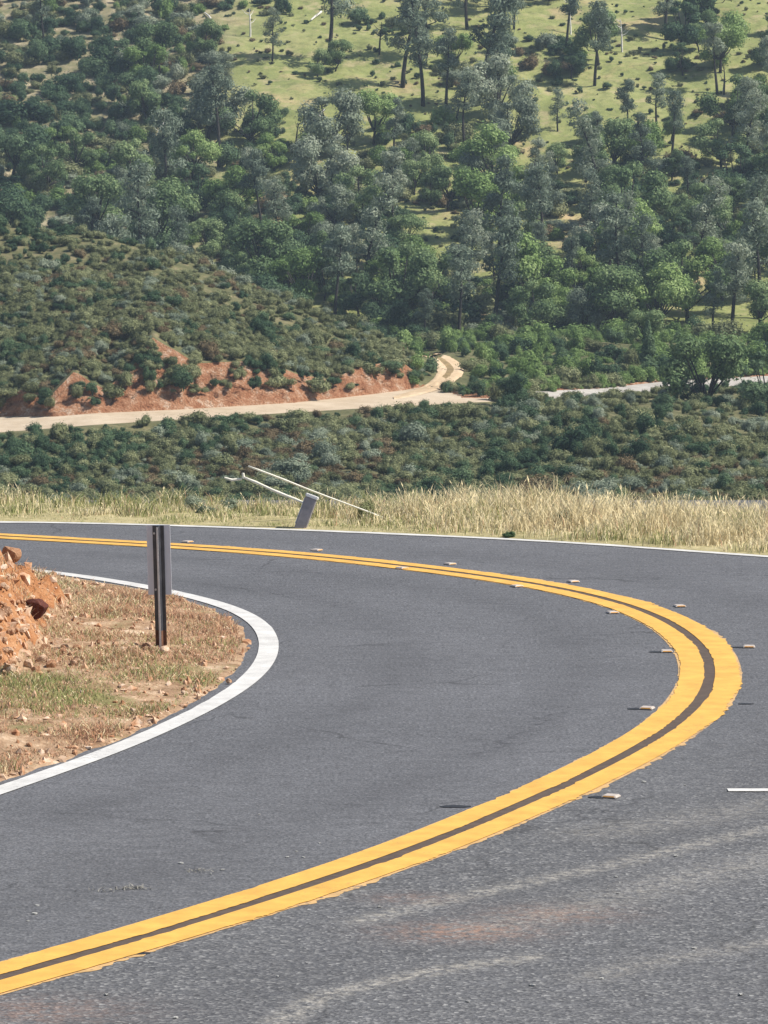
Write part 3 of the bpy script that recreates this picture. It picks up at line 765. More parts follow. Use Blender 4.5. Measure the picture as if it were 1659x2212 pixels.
# the sources of the scattered cover are shrubs that stand in the scene themselves
PROTO = {}
for o in list(COL.objects):
    if o.name.startswith('shrub') and o.type == 'MESH':
        for kd in SH:
            for v, me_ in enumerate(SH[kd]):
                if o.data == me_: PROTO.setdefault((kd, v), o)
for kd in SH:
    for v in range(len(SH[kd])):
        if (kd, v) not in PROTO:
            P = on_land(random.uniform(1150, 1640), random.uniform(955, 1060), 2.0, 2.97)
            PROTO[(kd, v)] = put_shrub(P, 1.2, kd, ZW['gully'][0] % COLW[kd], ZW['gully'][1] + ', ' + COLW[kd], var=v)
SW = {'gully': 'unbroken chaparral cover on the slope below the dirt road', 'bank': 'scrub cover along the dirt road shoulder', 'knoll': 'dense chaparral cover over the knoll',
      'cutedge': 'scrub clinging to the red cut', 'band': 'leafy cover filling the belt behind the dirt road', 'hill': 'scrub cover scattered over the far hillside'}
for z, it in stuffz.items(): stuff_gn('chaparral', it, SW[z])

# ------------------------------------------------------------------ trees, hand placed (frame column and row of the foot, kind, variant, frame height)
hand = [
    ('pine', 1, 712, 136, 260, 0, 'tall thin pine with a bare black trunk on open grass above the knoll'),
    ('pine', 2, 868, 190, 250, 1, 'grey airy pine, left of a pair on the grassy slope'),
    ('pine', 0, 912, 226, 240, 2, 'grey airy pine with a straight dark trunk beside a bare soil patch'),
    ('pine', 3, 1022, 228, 290, 2.5, 'pine with a dark leaning trunk over a grass clearing'),
    ('oak', 2, 1052, 150, 90, 1, 'low dark oak standing in for the shadow mass next to the leaning pine trunk'),  # dark crown stands in for a tree's shadow mass on the slope
    ('oak', 4, 1468, 112, 110, 1, 'round dark oak standing alone on bright grass near the top'),
    ('column', 0, 1497, 62, 150, 0, 'dark narrow upright tree behind the round oak'),
    ('column', 1, 1525, 55, 160, 0, 'dark narrow upright tree leaning close to its narrow neighbour'),
    ('pine', 4, 1548, 205, 150, .4, 'spindly pine with a small tuft on a bare pale trunk'),
    ('pine', 3, 1062, 705, 250, 2.2, 'pine with a slanting black trunk rising out of the shaded ravine'),
    ('pine', 2, 1310, 640, 215, 1.5, 'grey pine with a straight trunk, one of two close together above the ravine'),
    ('pine', 0, 1335, 645, 225, 3, 'darker pine with a straight trunk hard beside the grey pine'),
    ('pine', 1, 1640, 690, 260, 1, 'tall pine with its trunk at the edge of the view'),
    ('column', 0, 1400, 808, 112, 1, 'dark column shaped tree beside the far stretch of dirt road'),
    ('oak', 0, 1535, 912, 190, 2, 'broad bush like oak with a sunlit tan top hiding the end of the dirt road'),
    ('oak', 4, 1648, 905, 150, 1, 'dark shaded oak filling the gap at the edge of the road belt'),
    ('oak', 2, 1086, 886, 92, 1, 'round green bush tree at the end of the pale dirt road'),
    ('oak', 4, 415, 470, 120, 1, 'large dark oak just above the knoll'),
    ('oak', 1, 500, 520, 110, 2, 'yellow green oak beside the large dark oak'),
    ('oak', 2, 600, 600, 110, 2, 'deep shaded oak in the hollow at the knoll edge'),
    ('oak', 1, 1190, 650, 130, 4, 'spreading oak with sunlit crown over the dark ravine'),
    ('oak', 0, 1400, 760, 90, 2, 'round oak just uphill of the column shaped tree'),
    ('oak', 3, 1560, 650, 130, .5, 'bright leafy oak below the hillside pines'),
    ('oak', 2, 455, 548, 105, 1.0, 'dark oak in the shaded row just behind the knoll ridge'),
    ('oak', 4, 520, 578, 95, 2.0, 'dark oak in the shaded row just behind the knoll ridge'),
    ('oak', 2, 655, 628, 95, 0.4, 'dark oak in the shaded row just behind the knoll ridge'),
    ('oak', 4, 700, 655, 100, 3.0, 'dark oak in the shaded row just behind the knoll ridge'),
    ('oak', 2, 752, 672, 90, 2.2, 'dark oak in the shaded row just behind the knoll ridge'),
    ('oak', 4, 805, 700, 88, 1.4, 'dark oak in the shaded row just behind the knoll ridge'),
    ('oak', 2, 858, 716, 80, 0.2, 'dark oak in the shaded row just behind the knoll ridge'),
    ('oak', 4, 240, 470, 85, 1.7, 'dark oak in the shaded row just behind the knoll ridge'),
    ('oak', 2, 330, 480, 95, 2.9, 'dark oak in the shaded row just behind the knoll ridge'),

]
usedxy = []
for kind, var, x, y, hp, rot, lab in hand:
    if lab is None: continue
    a, b4 = (10, 12.2) if y < 742 else (4, 9.5)
    if y < 742 and x < 900 and y > 560: a, b4 = 9, 12.2
    P = on_land(x, y, a, b4)
    if y > 860: P = at(x, y, 272 if x < 1200 else 284 if x < 1600 else 282)
    h = hp * P[1] / F
    nm = {'oak': 'oak_tree', 'pine': 'pine_tree', 'column': 'upright_tree'}[kind]
    t_ = put_tree(kind, var, P, h, rot, lab, 'tree', 'dark oaks behind the knoll ridge' if 'shaded row' in lab else None, nm); usedxy.append((x, y))
    if 'leaning trunk' in lab or 'dark leaning' in lab: t_.rotation_euler = (0, R(15), 0)
    elif 'slanting' in lab: t_.rotation_euler = (0, R(8), 0)
# many more, by density
n = 2600
x, s, P, vx, vy = cand(n, -50, 1710, 9.9, 12.0)
dens = np.interp(vy, [-50, 150, 300, 430, 740], [.1, .2, .3, .75, 1.0]) * np.interp(vx, [0, 400, 700, 1659], [.14, .4, .9, 1.0]) 
clear = CLEAR
for (a, b4, c, d) in clear: dens *= np.where(((vx - a) / c) ** 2 + ((vy - b4) / d) ** 2 < 1, .04, 1)
dens *= np.where(fbm(P[:, :2], .1, 2, 71) < -.45, .1, 1)
ok = rng.random(n) < dens
P, vx, vy = P[ok], vx[ok], vy[ok]
hh = rng.uniform(3.4, 8.2, len(P))
kp = thin(P, hh, vx, vy, .5)
nt_ = 0
for i in kp:
    if any((vx[i] - ux) ** 2 + (vy[i] - uy) ** 2 < 22 ** 2 for ux, uy in usedxy): continue
    if nt_ > 270: break
    r_ = rng.random(); hi_ = vy[i] < 320
    zw = 'on the grassy upper hillside' if hi_ else 'in the wooded lower hillside'
    if r_ < (.5 if hi_ else .3):
        v = int(rng.integers(0, 8)); c = ('grey', 'thin') if v in (2, 4, 7) else ('dull green', 'open')
        lab = '%s %s pine with crooked dark trunk %s' % (c[1], c[0], zw); put_tree('pine', v, P[i], hh[i] * 1.35, rng.uniform(0, 6.28), lab, 'tree', '%s pines %s' % (c[0], zw), 'pine_tree')
    else:
        v = int(rng.integers(0, 10)); c = {2: 'dark', 4: 'dark', 3: 'bright green', 8: 'bright green', 9: 'grey green'}.get(v, 'mid green')
        lab = 'rounded %s oak %s' % (c, zw); put_tree('oak', v, P[i], hh[i] * .95, rng.uniform(0, 6.28), lab, 'tree', '%s oaks %s' % (c, zw), 'oak_tree')
    nt_ += 1
print('trees', len(TREES))

# bleached logs and snags on the far hill
logs = [(700, 240, 683, 268, .17, 'longer bleached log lying up the slope above the other log'), (668, 282, 655, 306, .17, 'bleached log below the longer log on the slope'),
        (672, 50, 694, 32, .14, 'bleached log on the grass left of the thin black trunk'), (1585, 68, 1612, 60, .2, 'short white log on bright grass near the top'),
        (442, 32, 460, 52, .13, 'pale log lying beside orange soil near the top'), (388, 285, 396, 302, .14, 'short pale log among dark scrub'),
        (285, 320, 312, 288, .13, 'slanting pale dead trunk among scrub'), (1560, 168, 1562, 196, .1, 'pale upright dead stub on the grass')]
for (x0, y0, x1, y1, rr, lab) in logs:
    A, B = on_land(x0, y0, 10, 12.2), on_land(x1, y1, 10, 12.2)
    if 'upright' in lab: A = B + np.array([.1, 0, (y1 - y0) * B[1] / F])
    mid_ = (A + B) / 2
    up = np.array([0, 0, .25]) if 'upright' not in lab else 0
    pth = [A - mid_ + up, (A * .6 + B * .4) - mid_ + up + [0.05, 0, .08], B - mid_ + up]
    br = [tube(pth, [rr * .6, rr * .85, rr], 7), tube([pth[1], pth[1] + np.array([.5, -.3, .5])], [rr * .4, rr * .15], 5)]
    o = link('fallen_log', build('fallen_log', br, M['deadwood'])); o.location = mid_; tag(o, lab, 'log')

for i, (x0, y0, hp_, ln, pale) in enumerate([(748, 392, 120, .03, 0), (775, 448, 80, -.02, 0), (1232, 72, 75, 0, 1), (1096, 296, 60, .1, 0), (640, 318, 55, .05, 0), (1565, 205, 60, -.03, 0), (985, 262, 50, .2, 0), (540, 80, 60, 0, 1), (1480, 420, 80, .05, 0), (330, 330, 60, .3, 1), (820, 120, 70, .05, 0), (1345, 110, 70, -.08, 1)]):
    A = on_land(x0, y0, 7.1 if y0 > 500 and x0 < 400 else 10, 8.0 if y0 > 500 and x0 < 400 else 12.2); hh_ = hp_ * A[1] / F
    r = np.random.default_rng(500 + i); st = lambda t: np.array([ln * hh_ * t + .05 * math.sin(4 * t + i), 0, hh_ * t - .3 * (t == 0)])
    br = [tube([st(t) for t in np.linspace(0, 1, 6)], [.13, .115, .1, .08, .055, .03], 6)]
    for q in range(4):
        t = r.uniform(.45, .95); a = r.uniform(0, 6.28); br.append(tube([st(t), st(t) + np.array([math.cos(a) * .5, math.sin(a) * .5, .25]), st(t) + np.array([math.cos(a) * .9, math.sin(a) * .9, .7])], [.05, .035, .015], 4))
    o = link('dead_tree', build('dead_tree', br, M['deadwood'] if pale else M['bark'])); o.location = A
    tag(o, ('pale bleached' if pale else 'blackened') + ' dead trunk with stubby bare branches standing on the hills', 'dead tree', ('pale' if pale else 'black') + ' dead trunks on the hills')

# ------------------------------------------------------------------ roadside grass
def blades(X, Y, Z0, hgt, wid, tint, lean=.35, head=None, r=rng):
    n = len(X); a = r.uniform(0, 6.28, n); l = hgt * lean * r.uniform(.2, 1.4, n)
    b = r.uniform(0, 6.28, n); wx, wy = np.cos(b) * wid / 2, np.sin(b) * wid / 2
    dx, dy = np.cos(a) * l, np.sin(a) * l
    P0 = np.stack([X, Y, Z0 - .02], -1); P1 = P0 + np.stack([dx * .3, dy * .3, hgt * .6], -1); P2 = P0 + np.stack([dx, dy, hgt * (1 - .12 * r.random(n))], -1)
    W = np.stack([wx, wy, 0 * wx], -1)
    V = np.stack([P0 - W, P0 + W, P1 + W * .8, P1 - W * .8, P2 + W * .25, P2 - W * .25], 1).reshape(-1, 3)
    i = np.arange(n)[:, None] * 6
    Fc = np.concatenate([i + np.array([[0, 1, 2, 3]]), i + np.array([[3, 2, 4, 5]])])
    T = np.repeat(tint, 6)
    if head is not None and head.any():
        q = np.where(head)[0]; hw = np.stack([wx, wy, 0 * wx], -1)[q] * 1.9; d = P2[q] - P1[q]
        d /= np.linalg.norm(d, axis=1)[:, None]; hl = (.16 * hgt[q])[:, None]
        c = P2[q]; hv = np.stack([c - d * hl * .5, c + hw, c + d * hl * .8, c - hw], 1).reshape(-1, 3)
        j = len(V) + np.arange(len(q))[:, None] * 4 + np.array([[0, 1, 2, 3]])
        V = np.vstack([V, hv]); Fc = np.vstack([Fc, j]); T = np.r_[T, np.repeat(np.clip(tint[q], 0, .3) * .3, 4)]
    return V, Fc, T
# far verge: low and greener on the left, tall straw on the right
n = 135000
ti = rng.uniform(0, 1, n); seg = resample(CF[(CF[:, 0] > -7.5) & (CF[:, 1] > 33) & (CF[:, 0] < 7.5)], 900)
k = (ti * 899).astype(int); o_ = .12 + 3.0 * rng.random(n) ** .85
B = seg[k] + sgn * (-normals(seg))[k] * o_[:, None] + rng.normal(size=(n, 2)) * .03
vx_, vy_ = view(np.c_[B, 0 * B[:, 0]])
rt = sstep(700, 1050, vx_ + 120 * fbm(B, .8, 2, 4))
clump = fbm(B, 2.6, 3, 14)
okk = (rng.random(n) < np.clip(.5 + .7 * clump + .22 * rt, .06, 1)) & (rng.random(n) < sstep(.0, .45, o_) + .08)
B, rt, o_, clump = B[okk], rt[okk], o_[okk], clump[okk]; n = len(B)
hg = (np.interp(rt, [0, 1], [.085, .235]) + .12 * clump) * np.interp(o_, [.1, .5, 1.2, 3], [.3, .55, 1, 1.15]) * rng.uniform(.45, 1.35, n)
gp = np.clip(np.interp(rt, [0, 1], [.62, .06]) + .4 * (o_ < .4) + .28 * fbm(B, 1.2, 2, 19), 0, 1); isg = rng.random(n) < gp
tint = np.where(isg, rng.uniform(.36, .64, n), rng.uniform(0, .31, n)); red = rng.random(n) < .03; tint[red] = rng.uniform(.7, 1, red.sum())
V, Fc, T = blades(B[:, 0], B[:, 1], fv_drop(o_) + .0, np.clip(hg, .04, .8), rng.uniform(.004, .009, n), tint, .45, (rng.random(n) < .16) & ~isg)
tag(link('grass', mesh_np('grass', V, Fc, M['grass'], attrs={'tint': T})), 'dry straw grass along the outer road edge', None, None, 'stuff')
# inner verge: short, patchy, straw / green / red brown
n = 300000
Xg = rng.uniform(-4.6, -.75, n); Yg = rng.uniform(23.5, 36.8, n)
from_edge = polydist(Xg, Yg, resample(Ed, 1600))
# inside test by even-odd against Ed closed on the left
poly = np.vstack([Ed, [[-9.5, Ed[-1, 1]], [-9.5, Ed[0, 1]]]])
ins = np.zeros(n, bool); j = len(poly) - 1
for i in range(len(poly)):
    c = (poly[i, 1] > Yg) != (poly[j, 1] > Yg)
    with np.errstate(divide='ignore', invalid='ignore'):
        ins ^= c & (Xg < (poly[j, 0] - poly[i, 0]) * (Yg - poly[i, 1]) / (poly[j, 1] - poly[i, 1]) + poly[i, 0])
    j = i
cl = fbm(np.c_[Xg, Yg], 2.0, 3, 61); gr = fbm(np.c_[Xg, Yg], .9, 2, 62)
bk = bank_h(Xg, Yg)
ok = ins & (from_edge > .06) & (rng.random(n) < np.clip(.6 + .5 * cl, .4, 1) * np.where(bk > .05, .22, 1) * sstep(0, .14, from_edge))
Xg, Yg, fe, cl, gr = Xg[ok], Yg[ok], from_edge[ok], cl[ok], gr[ok]; n = len(Xg)
vx_, vy_ = view(np.c_[Xg, Yg, 0 * Xg])
gprob = np.clip(.07 + .75 * np.exp(-(((vx_ - 130) / 260) ** 2 + ((vy_ - 1520) / 60) ** 2)) + .3 * np.exp(-((vx_ - 430) / 120) ** 2 - ((vy_ - 1500) / 60) ** 2) + .25 * gr, 0, .9)
rprob = np.clip(.78 + .5 * np.exp(-((vx_ - 430) / 130) ** 2 - ((vy_ - 1390) / 70) ** 2) + .4 * np.exp(-((vx_ - 60) / 200) ** 2 - ((vy_ - 1600) / 40) ** 2) - .2 * gr, 0, .9)
u = rng.random(n); tint = np.where(u < gprob, rng.uniform(.36, .64, n), np.where(rng.random(n) < rprob, rng.uniform(.7, 1, n), rng.uniform(0, .31, n)))
hg = np.clip((.045 + .045 * cl) * rng.uniform(.4, 1.5, n), .012, .2)
V, Fc, T = blades(Xg, Yg, island_z(Xg, Yg), hg, rng.uniform(.004, .008, n), tint, .7, rng.random(n) < .05)
tag(link('grass', mesh_np('grass', V, Fc, M['grass'], attrs={'tint': T})), 'short dry grass and weeds on the verge inside the bend', None, None, 'stuff')

# ------------------------------------------------------------------ rocks
def rockmat(name, stops, scale=5):
    m, nt, b = mat(name, .9, 0, .15)
    v = ocoord(nt); f = noise(nt, v, scale, 6, .7); info = nt.nodes.new('ShaderNodeObjectInfo')
    f2 = math_(nt, 'ADD', math_(nt, 'MULTIPLY', f, .7), math_(nt, 'MULTIPLY', info.outputs['Random'], .3))
    nt.links.new(ramp(nt, f2, stops), b.inputs['Base Color']); bump(nt, b, f, .6, .05); return m
M['rock'] = rockmat('orange tan rock', [(.25, (.3, .14, .07)), (.45, (.46, .27, .16)), (.62, (.6, .43, .3)), (.8, (.74, .62, .5))])
M['redrock'] = rockmat('dark red rock', [(.25, (.05, .018, .014)), (.5, (.11, .04, .03)), (.75, (.2, .08, .055))])
M['stone'] = rockmat('grey chip', [(.25, (.3, .29, .27)), (.5, (.45, .44, .41)), (.75, (.62, .61, .58))])
def rock_mesh(seed, m, sub=3, flat=.7):
    r = np.random.default_rng(seed); v, f = ico(sub)
    v = v * r.uniform(.75, 1.2, 3)
    for _ in range(11):
        d = r.normal(size=3); d /= np.linalg.norm(d); lim = r.uniform(.5, .85); q = v @ d
        v = v - np.outer(np.maximum(q - lim, 0), d)
    v += (.05 * fbm(v, 3, 3, seed))[:, None] * v; v[:, 2] *= flat
    return build('rock', [(v * .5, f, np.full(len(v), .5))], m)
RK = [rock_mesh(300 + i, M['rock'], 3, random.uniform(.55, .9)) for i in range(7)]
def put_rock(x, y, s, lab, grp, z=None, sink=.1, data=None, name='rock', cat='rock'):
    o = bpy.data.objects.new(name, data or random.choice(RK)); COL.objects.link(o)
    zz = island_z(x, y)[0] if z is None else z
    o.location = (x, y, zz + s * (.28 - sink)); o.rotation_euler = (random.uniform(-.4, .4), random.uniform(-.4, .4), random.uniform(0, 6.28)); o.scale = (s, s * random.uniform(.7, 1), s)
    return tag(o, lab, cat, grp)
def ray_island(px, py):
    """where the sight line through a frame point meets the verge"""
    x, y, z = ray(px, py); ys_ = np.linspace(22, 36, 1400); k = ys_ / y
    zz = island_z(x * k, ys_); h = H + z * k
    i = np.argmax(h < zz); return x * k[i], ys_[i]
# the line of broken rock running from the bank to the marker
for i in range(46):
    t = rng.random(); px = 8 + t * 345; py = np.interp(px, [0, 120, 200, 350], [1442, 1425, 1408, 1404]) + rng.normal() * np.interp(px, [0, 120, 350], [22, 16, 7])
    x_, y_ = ray_island(px, py); put_rock(x_, y_, rng.uniform(.04, .1) * (1.2 if px < 130 else 1), 'broken orange tan stone in the line of rubble leading to the marker post', 'rubble stones between bank and marker post')
for i in range(34):
    px = rng.uniform(0, 58) ; py = rng.uniform(1215 + px * 1.6, 1420)
    x_, y_ = ray_island(px, py); put_rock(x_, y_, rng.uniform(.035, .1), 'loose angular orange stone stuck on the steep orange bank', 'stones on the orange bank')
for i in range(16):
    px = rng.uniform(0, 520); py = np.interp(px, [0, 520], [1650, 1475]) - rng.uniform(8, 34)
    x_, y_ = ray_island(px, py); put_rock(x_, y_, rng.uniform(.03, .07), 'small pale stone on the verge edge beside the white line', 'small stones along the white line')
x_, y_ = ray_island(70, 1330)
bm_ = rock_mesh(777, M['redrock'], 4, .75)
put_rock(x_ + .04, y_ - .12, .24, 'dark red angular boulder jutting from the orange bank', None, z=island_z(x_, y_)[0] + .03, data=bm_, name='boulder', cat='boulder')
x_, y_ = ray_island(12, 1200)
put_rock(x_ + .05, y_, .2, 'tan block of rock on the crest of the orange bank', None, name='boulder', cat='boulder')
x_, y_ = ray_island(356, 1412)
put_rock(x_, y_, .13, 'pale flat stone at the foot of the marker post', None)
# gravel: one object
n = 9000; gx = rng.uniform(-4.2, -.75, n * 2); gy = rng.uniform(23.5, 36.5, n * 2)
ed = polydist(gx, gy, resample(Ed, 1600)); ins = np.zeros(len(gx), bool); j = len(poly) - 1
for i in range(len(poly)):
    c = (poly[i, 1] > gy) != (poly[j, 1] > gy)
    with np.errstate(divide='ignore', invalid='ignore'):
        ins ^= c & (gx < (poly[j, 0] - poly[i, 0]) * (gy - poly[i, 1]) / (poly[j, 1] - poly[i, 1]) + poly[i, 0])
    j = i
bk = bank_h(gx, gy); wgt = np.where(bk > .02, .7, .17) + .8 * np.exp(-ed / .12) * (gy < 29)
ok = ins & (rng.random(len(gx)) < wgt); gx, gy = gx[ok], gy[ok]; gz = island_z(gx, gy)
v0, f0 = ico(1); parts = []
sz = .006 + .032 * rng.random(len(gx)) ** 4; sz *= np.where(bank_h(gx, gy) > .02, 1.5, 1)
Vg = (v0[None] * (1 + .35 * rng.normal(size=(len(gx), len(v0), 1))) * rng.uniform(.5, 1.2, (len(gx), 1, 3)) * sz[:, None, None] + np.stack([gx, gy, gz], -1)[:, None]).reshape(-1, 3)
Fg = (f0[None] + (np.arange(len(gx)) * len(v0))[:, None, None]).reshape(-1, 3)
mg, nt, b = mat('gravel', .9, 0, .15)
nt.links.new(ramp(nt, noise(nt, pos(nt), 9, 3, .6), [(.3, (.28, .12, .06)), (.45, (.45, .25, .14)), (.58, (.6, .42, .29)), (.72, (.72, .6, .48))]), b.inputs['Base Color'])
tag(link('gravel', mesh_np('gravel', Vg, Fg, mg)), 'loose orange gravel on the verge and bank inside the bend', None, None, 'stuff')

# ------------------------------------------------------------------ marker post
def box(V, Fl, x0, x1, y0, y1, z0, z1):
    o = len(V); V += [(x0, y0, z0), (x1, y0, z0), (x1, y1, z0), (x0, y1, z0), (x0, y0, z1), (x1, y0, z1), (x1, y1, z1), (x0, y1, z1)]
    Fl += [tuple(i + o for i in f) for f in ((0, 3, 2, 1), (4, 5, 6, 7), (0, 1, 5, 4), (1, 2, 6, 5), (2, 3, 7, 6), (3, 0, 4, 7))]
def bevelled(name, V, Fl, m, w=.003, parent=None, seg=2):
    import bmesh
    me = bpy.data.meshes.new(name); me.from_pydata(V, [], Fl); me.materials.append(m)
    bm = bmesh.new(); bm.from_mesh(me); bmesh.ops.recalc_face_normals(bm, faces=bm.faces)
    if w: bmesh.ops.bevel(bm, geom=list(bm.edges), offset=w, segments=seg, affect='EDGES', clamp_overlap=True)
    bm.to_mesh(me); bm.free(); return link(name, me, parent)
def extr(prof, z0, z1):
    n = len(prof); V = [(x, y, z0) for x, y in prof] + [(x, y, z1) for x, y in prof]
    Fl = [(i, (i + 1) % n, n + (i + 1) % n, n + i) for i in range(n)] + [tuple(range(n))[::-1], tuple(range(n, 2 * n))]
    return V, Fl
M['steel'] = simple('dark weathered steel', (.05, .05, .06), (.1, .1, .115), 14, .4, .4, .5)
M['galv_highlight'] = simple('galvanised steel and painted highlight', (.5, .49, .5), (.68, .66, .66), 20, .4, .3, .5)
M['alu'] = simple('dull aluminium back', (.6, .6, .64), (.68, .68, .72), 9, .5, .05, .4)
M['rust'] = simple('rusty steel', (.09, .04, .025), (.2, .1, .06), 16, .8, .1, .3)
x_, y_ = ray_island(349, 1404)
z_ = island_z(x_, y_)[0]; px = y_ / F
post = bpy.data.objects.new('marker_post', None); COL.objects.link(post); post.location = (x_, y_, z_ - .05); post.empty_display_size = .1
post.rotation_euler = (R(1.5), R(-1.0), R(-8)); tag(post, 'steel marker post with a narrow grey panel standing on the inner verge', 'marker post')
hp = (1404 - 1132) * px + .05; w = 25 * px
# channel section: two flanges set back, a raised rib toward the camera
t = .004
prof = [(-w / 2, 0), (-w * .2, 0), (-w * .11, -w * .42), (w * .11, -w * .42), (w * .2, 0), (w / 2, 0), (w / 2, t), (w * .2 - .004, t + .001), (w * .08, -w * .42 + t), (-w * .08, -w * .42 + t), (-w * .2 + .004, t + .001), (-w / 2, t)]
V, Fl = extr(prof, .2, hp); bevelled('channel', V, Fl, M['steel'], 0, post)
V, Fl = extr(prof, -.1, .2); bevelled('post_foot', V, Fl, M['rust'], 0, post)
V, Fl = [], []; box(V, Fl, -w * .085, w * .085, -w * .42 - .003, -w * .42 - .0005, .03, hp - .01); bevelled('rib_highlight', V, Fl, M['galv_highlight'], .001, post, 1)  # bright strip paints the highlight down the middle of the post
V, Fl = [], []; box(V, Fl, -26 * px, 26 * px, t + .003, t + .006, hp - 152 * px, hp + .004); bevelled('panel', V, Fl, M['alu'], .0012, post, 1)
V, Fl = [], []
bo = None
for zz in (hp - .06, hp - 140 * px):
    a = np.linspace(0, 2 * math.pi, 6, endpoint=False)
    pr = [(math.cos(q) * .009, math.sin(q) * .009) for q in a]
    V, Fl = extr(pr, 0, .008); o = bevelled('bolt', V, Fl, M['galv_highlight'], 0, post); o.location = (-w * .35, -.001, zz); o.rotation_euler = (math.pi / 2, 0, 0)

# ------------------------------------------------------------------ leaning stub post and the two pale rods by the outer edge
stub = bpy.data.objects.new('stub_post', None); COL.objects.link(stub); stub.empty_display_size = .1
sy = gnd(648, 1143)[1] + .06; P = at(648, 1143, sy); px = sy / F
stub.location = P; stub.rotation_euler = (R(-6), R(19.5), R(-12)); tag(stub, 'leaning grey stub post with a white cap at the outer road edge', 'stub post')
M['greywood'] = simple('weathered grey post', (.24, .22, .23), (.33, .3, .31), 18, .8)
M['capwhite'] = simple('white cap', (.7, .68, .66), (.8, .78, .76), 10, .6)
V, Fl = [], []; box(V, Fl, -12.5 * px, 12.5 * px, -.03, .03, -.2, 72 * px); bevelled('post_body', V, Fl, M['greywood'], .006, stub)
V, Fl = [], []; box(V, Fl, -14 * px, 14.5 * px, -.036, .036, 72 * px, 79 * px); bevelled('cap', V, Fl, M['capwhite'], .006, stub)
V, Fl = [], []; box(V, Fl, -14.5 * px, -12.6 * px, -.02, .02, 8 * px, 68 * px); bevelled('edge_strip', V, Fl, M['capwhite'], .002, stub)
M['rod'] = simple('pale weathered rod', (.74, .7, .58), (.88, .84, .72), 25, .7)
def rod(x0, y0, x1, y1, D0, D1, r0, lab, knob=False):
    A, B = at(x0, y0, D0), at(x1, y1, D1); pts = [A + (B - A) * t + np.array([0, 0, .003 * math.sin(t * 9)]) for t in np.linspace(0, 1, 12)]
    O = pts[-1].copy(); o = link('pale_rod', build('pale_rod', [tube([p - O for p in pts], [r0 * random.uniform(.75, 1.15) for _ in pts], 7)], M['rod'], True)); o.location = O
    tag(o, lab, 'rod')
    if knob:
        k = [tube([pts[0] - O + [-.004, 0, .045], pts[0] - O + [0, 0, -.01]], [.014, .018], 7)]
        link('knob', build('knob', k, M['rod']), o)
        k = [tube([A - O + [-.02, .02, -.02], A - O + [-.12, .02, -.03], A - O + [-.2, .03, -.005]], [.012, .016, .009], 6)]
        link('cross_piece', build('cross_piece', k, M['rod']), o)
rod(526, 1031, 664, 1090, sy + .25, sy + .06, .016, 'pale thick rod running from the stub post up to the left', True)
rod(536, 1007, 826, 1118, sy + .5, sy + .45, .0105, 'long thin pale rod slanting down behind the stub post into the grass')
for i in range(26):
    xx = random.choice([random.uniform(-20, 820), random.uniform(-20, 820), random.uniform(820, 1660)]); oo = random.uniform(.9, 3.2); kd = random.choice(['grey', 'olive', 'grey'] if xx < 820 else ['tan', 'grey'])
    i_ = np.argmin(np.abs(view(np.c_[seg, 0 * seg[:, 0]])[0] - xx)); q = seg[i_] + sgn * (-normals(seg))[i_] * oo
    o = put_shrub((q[0], q[1], float(fv_drop(oo)) - .02), random.uniform(.16, .36), kd, {'grey': 'grey green weed clump growing in the outer verge grass', 'olive': 'olive weed clump growing in the outer verge grass', 'bright': 'fresh green weed clump growing in the outer verge grass', 'tan': 'dead tan weed clump standing in the straw grass'}[kd], 'weeds in the outer verge, ' + COLW[kd], 'weed', 'weed')
# dark weed on the verge
P = at(1100, 1158, gnd(1100, 1166)[1] + .2); o = put_shrub(P, .1, 'dark', 'tiny dark weed at the outer road edge in front of the straw grass', None, 'weed', 'weed', 0); o.location = (P[0], P[1], .0)

# ------------------------------------------------------------------ raised pavement markers
M['ceramic'] = simple('scuffed pale marker', (.42, .36, .31), (.56, .49, .43), 30, .45)
M['lens'] = simple('amber lens', (.6, .28, .05), (.7, .36, .09), 30, .25)
M['tar_shadow'] = simple('black glue and marker shadow', (.018, .018, .02), (.035, .035, .038), 30, .6)
def frustum(w, d, h, k):
    V = [(-w, -d, 0), (w, -d, 0), (w, d, 0), (-w, d, 0), (-w * k, -d * k, h), (w * k, -d * k, h), (w * k, d * k, h), (-w * k, d * k, h)]
    return V, [(0, 3, 2, 1), (4, 5, 6, 7), (0, 1, 5, 4), (1, 2, 6, 5), (2, 3, 7, 6), (3, 0, 4, 7)]
V, Fl = frustum(.05, .05, .015, .8); mb = bevelled('road_marker', V, Fl, M['ceramic'], .004); body_me = mb.data; bpy.data.objects.remove(mb)
V, Fl = frustum(.036, .004, .008, .9); lb = bevelled('lens', V, Fl, M['lens'], .001); lens_me = lb.data; bpy.data.objects.remove(lb)
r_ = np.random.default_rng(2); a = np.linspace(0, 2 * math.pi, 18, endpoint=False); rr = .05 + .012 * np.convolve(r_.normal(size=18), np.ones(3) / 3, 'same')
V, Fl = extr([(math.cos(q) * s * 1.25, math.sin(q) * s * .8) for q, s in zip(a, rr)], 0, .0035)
pb = bevelled('glue_shadow_pad', V, Fl, M['tar_shadow'], 0); pad_me = pb.data; bpy.data.objects.remove(pb)
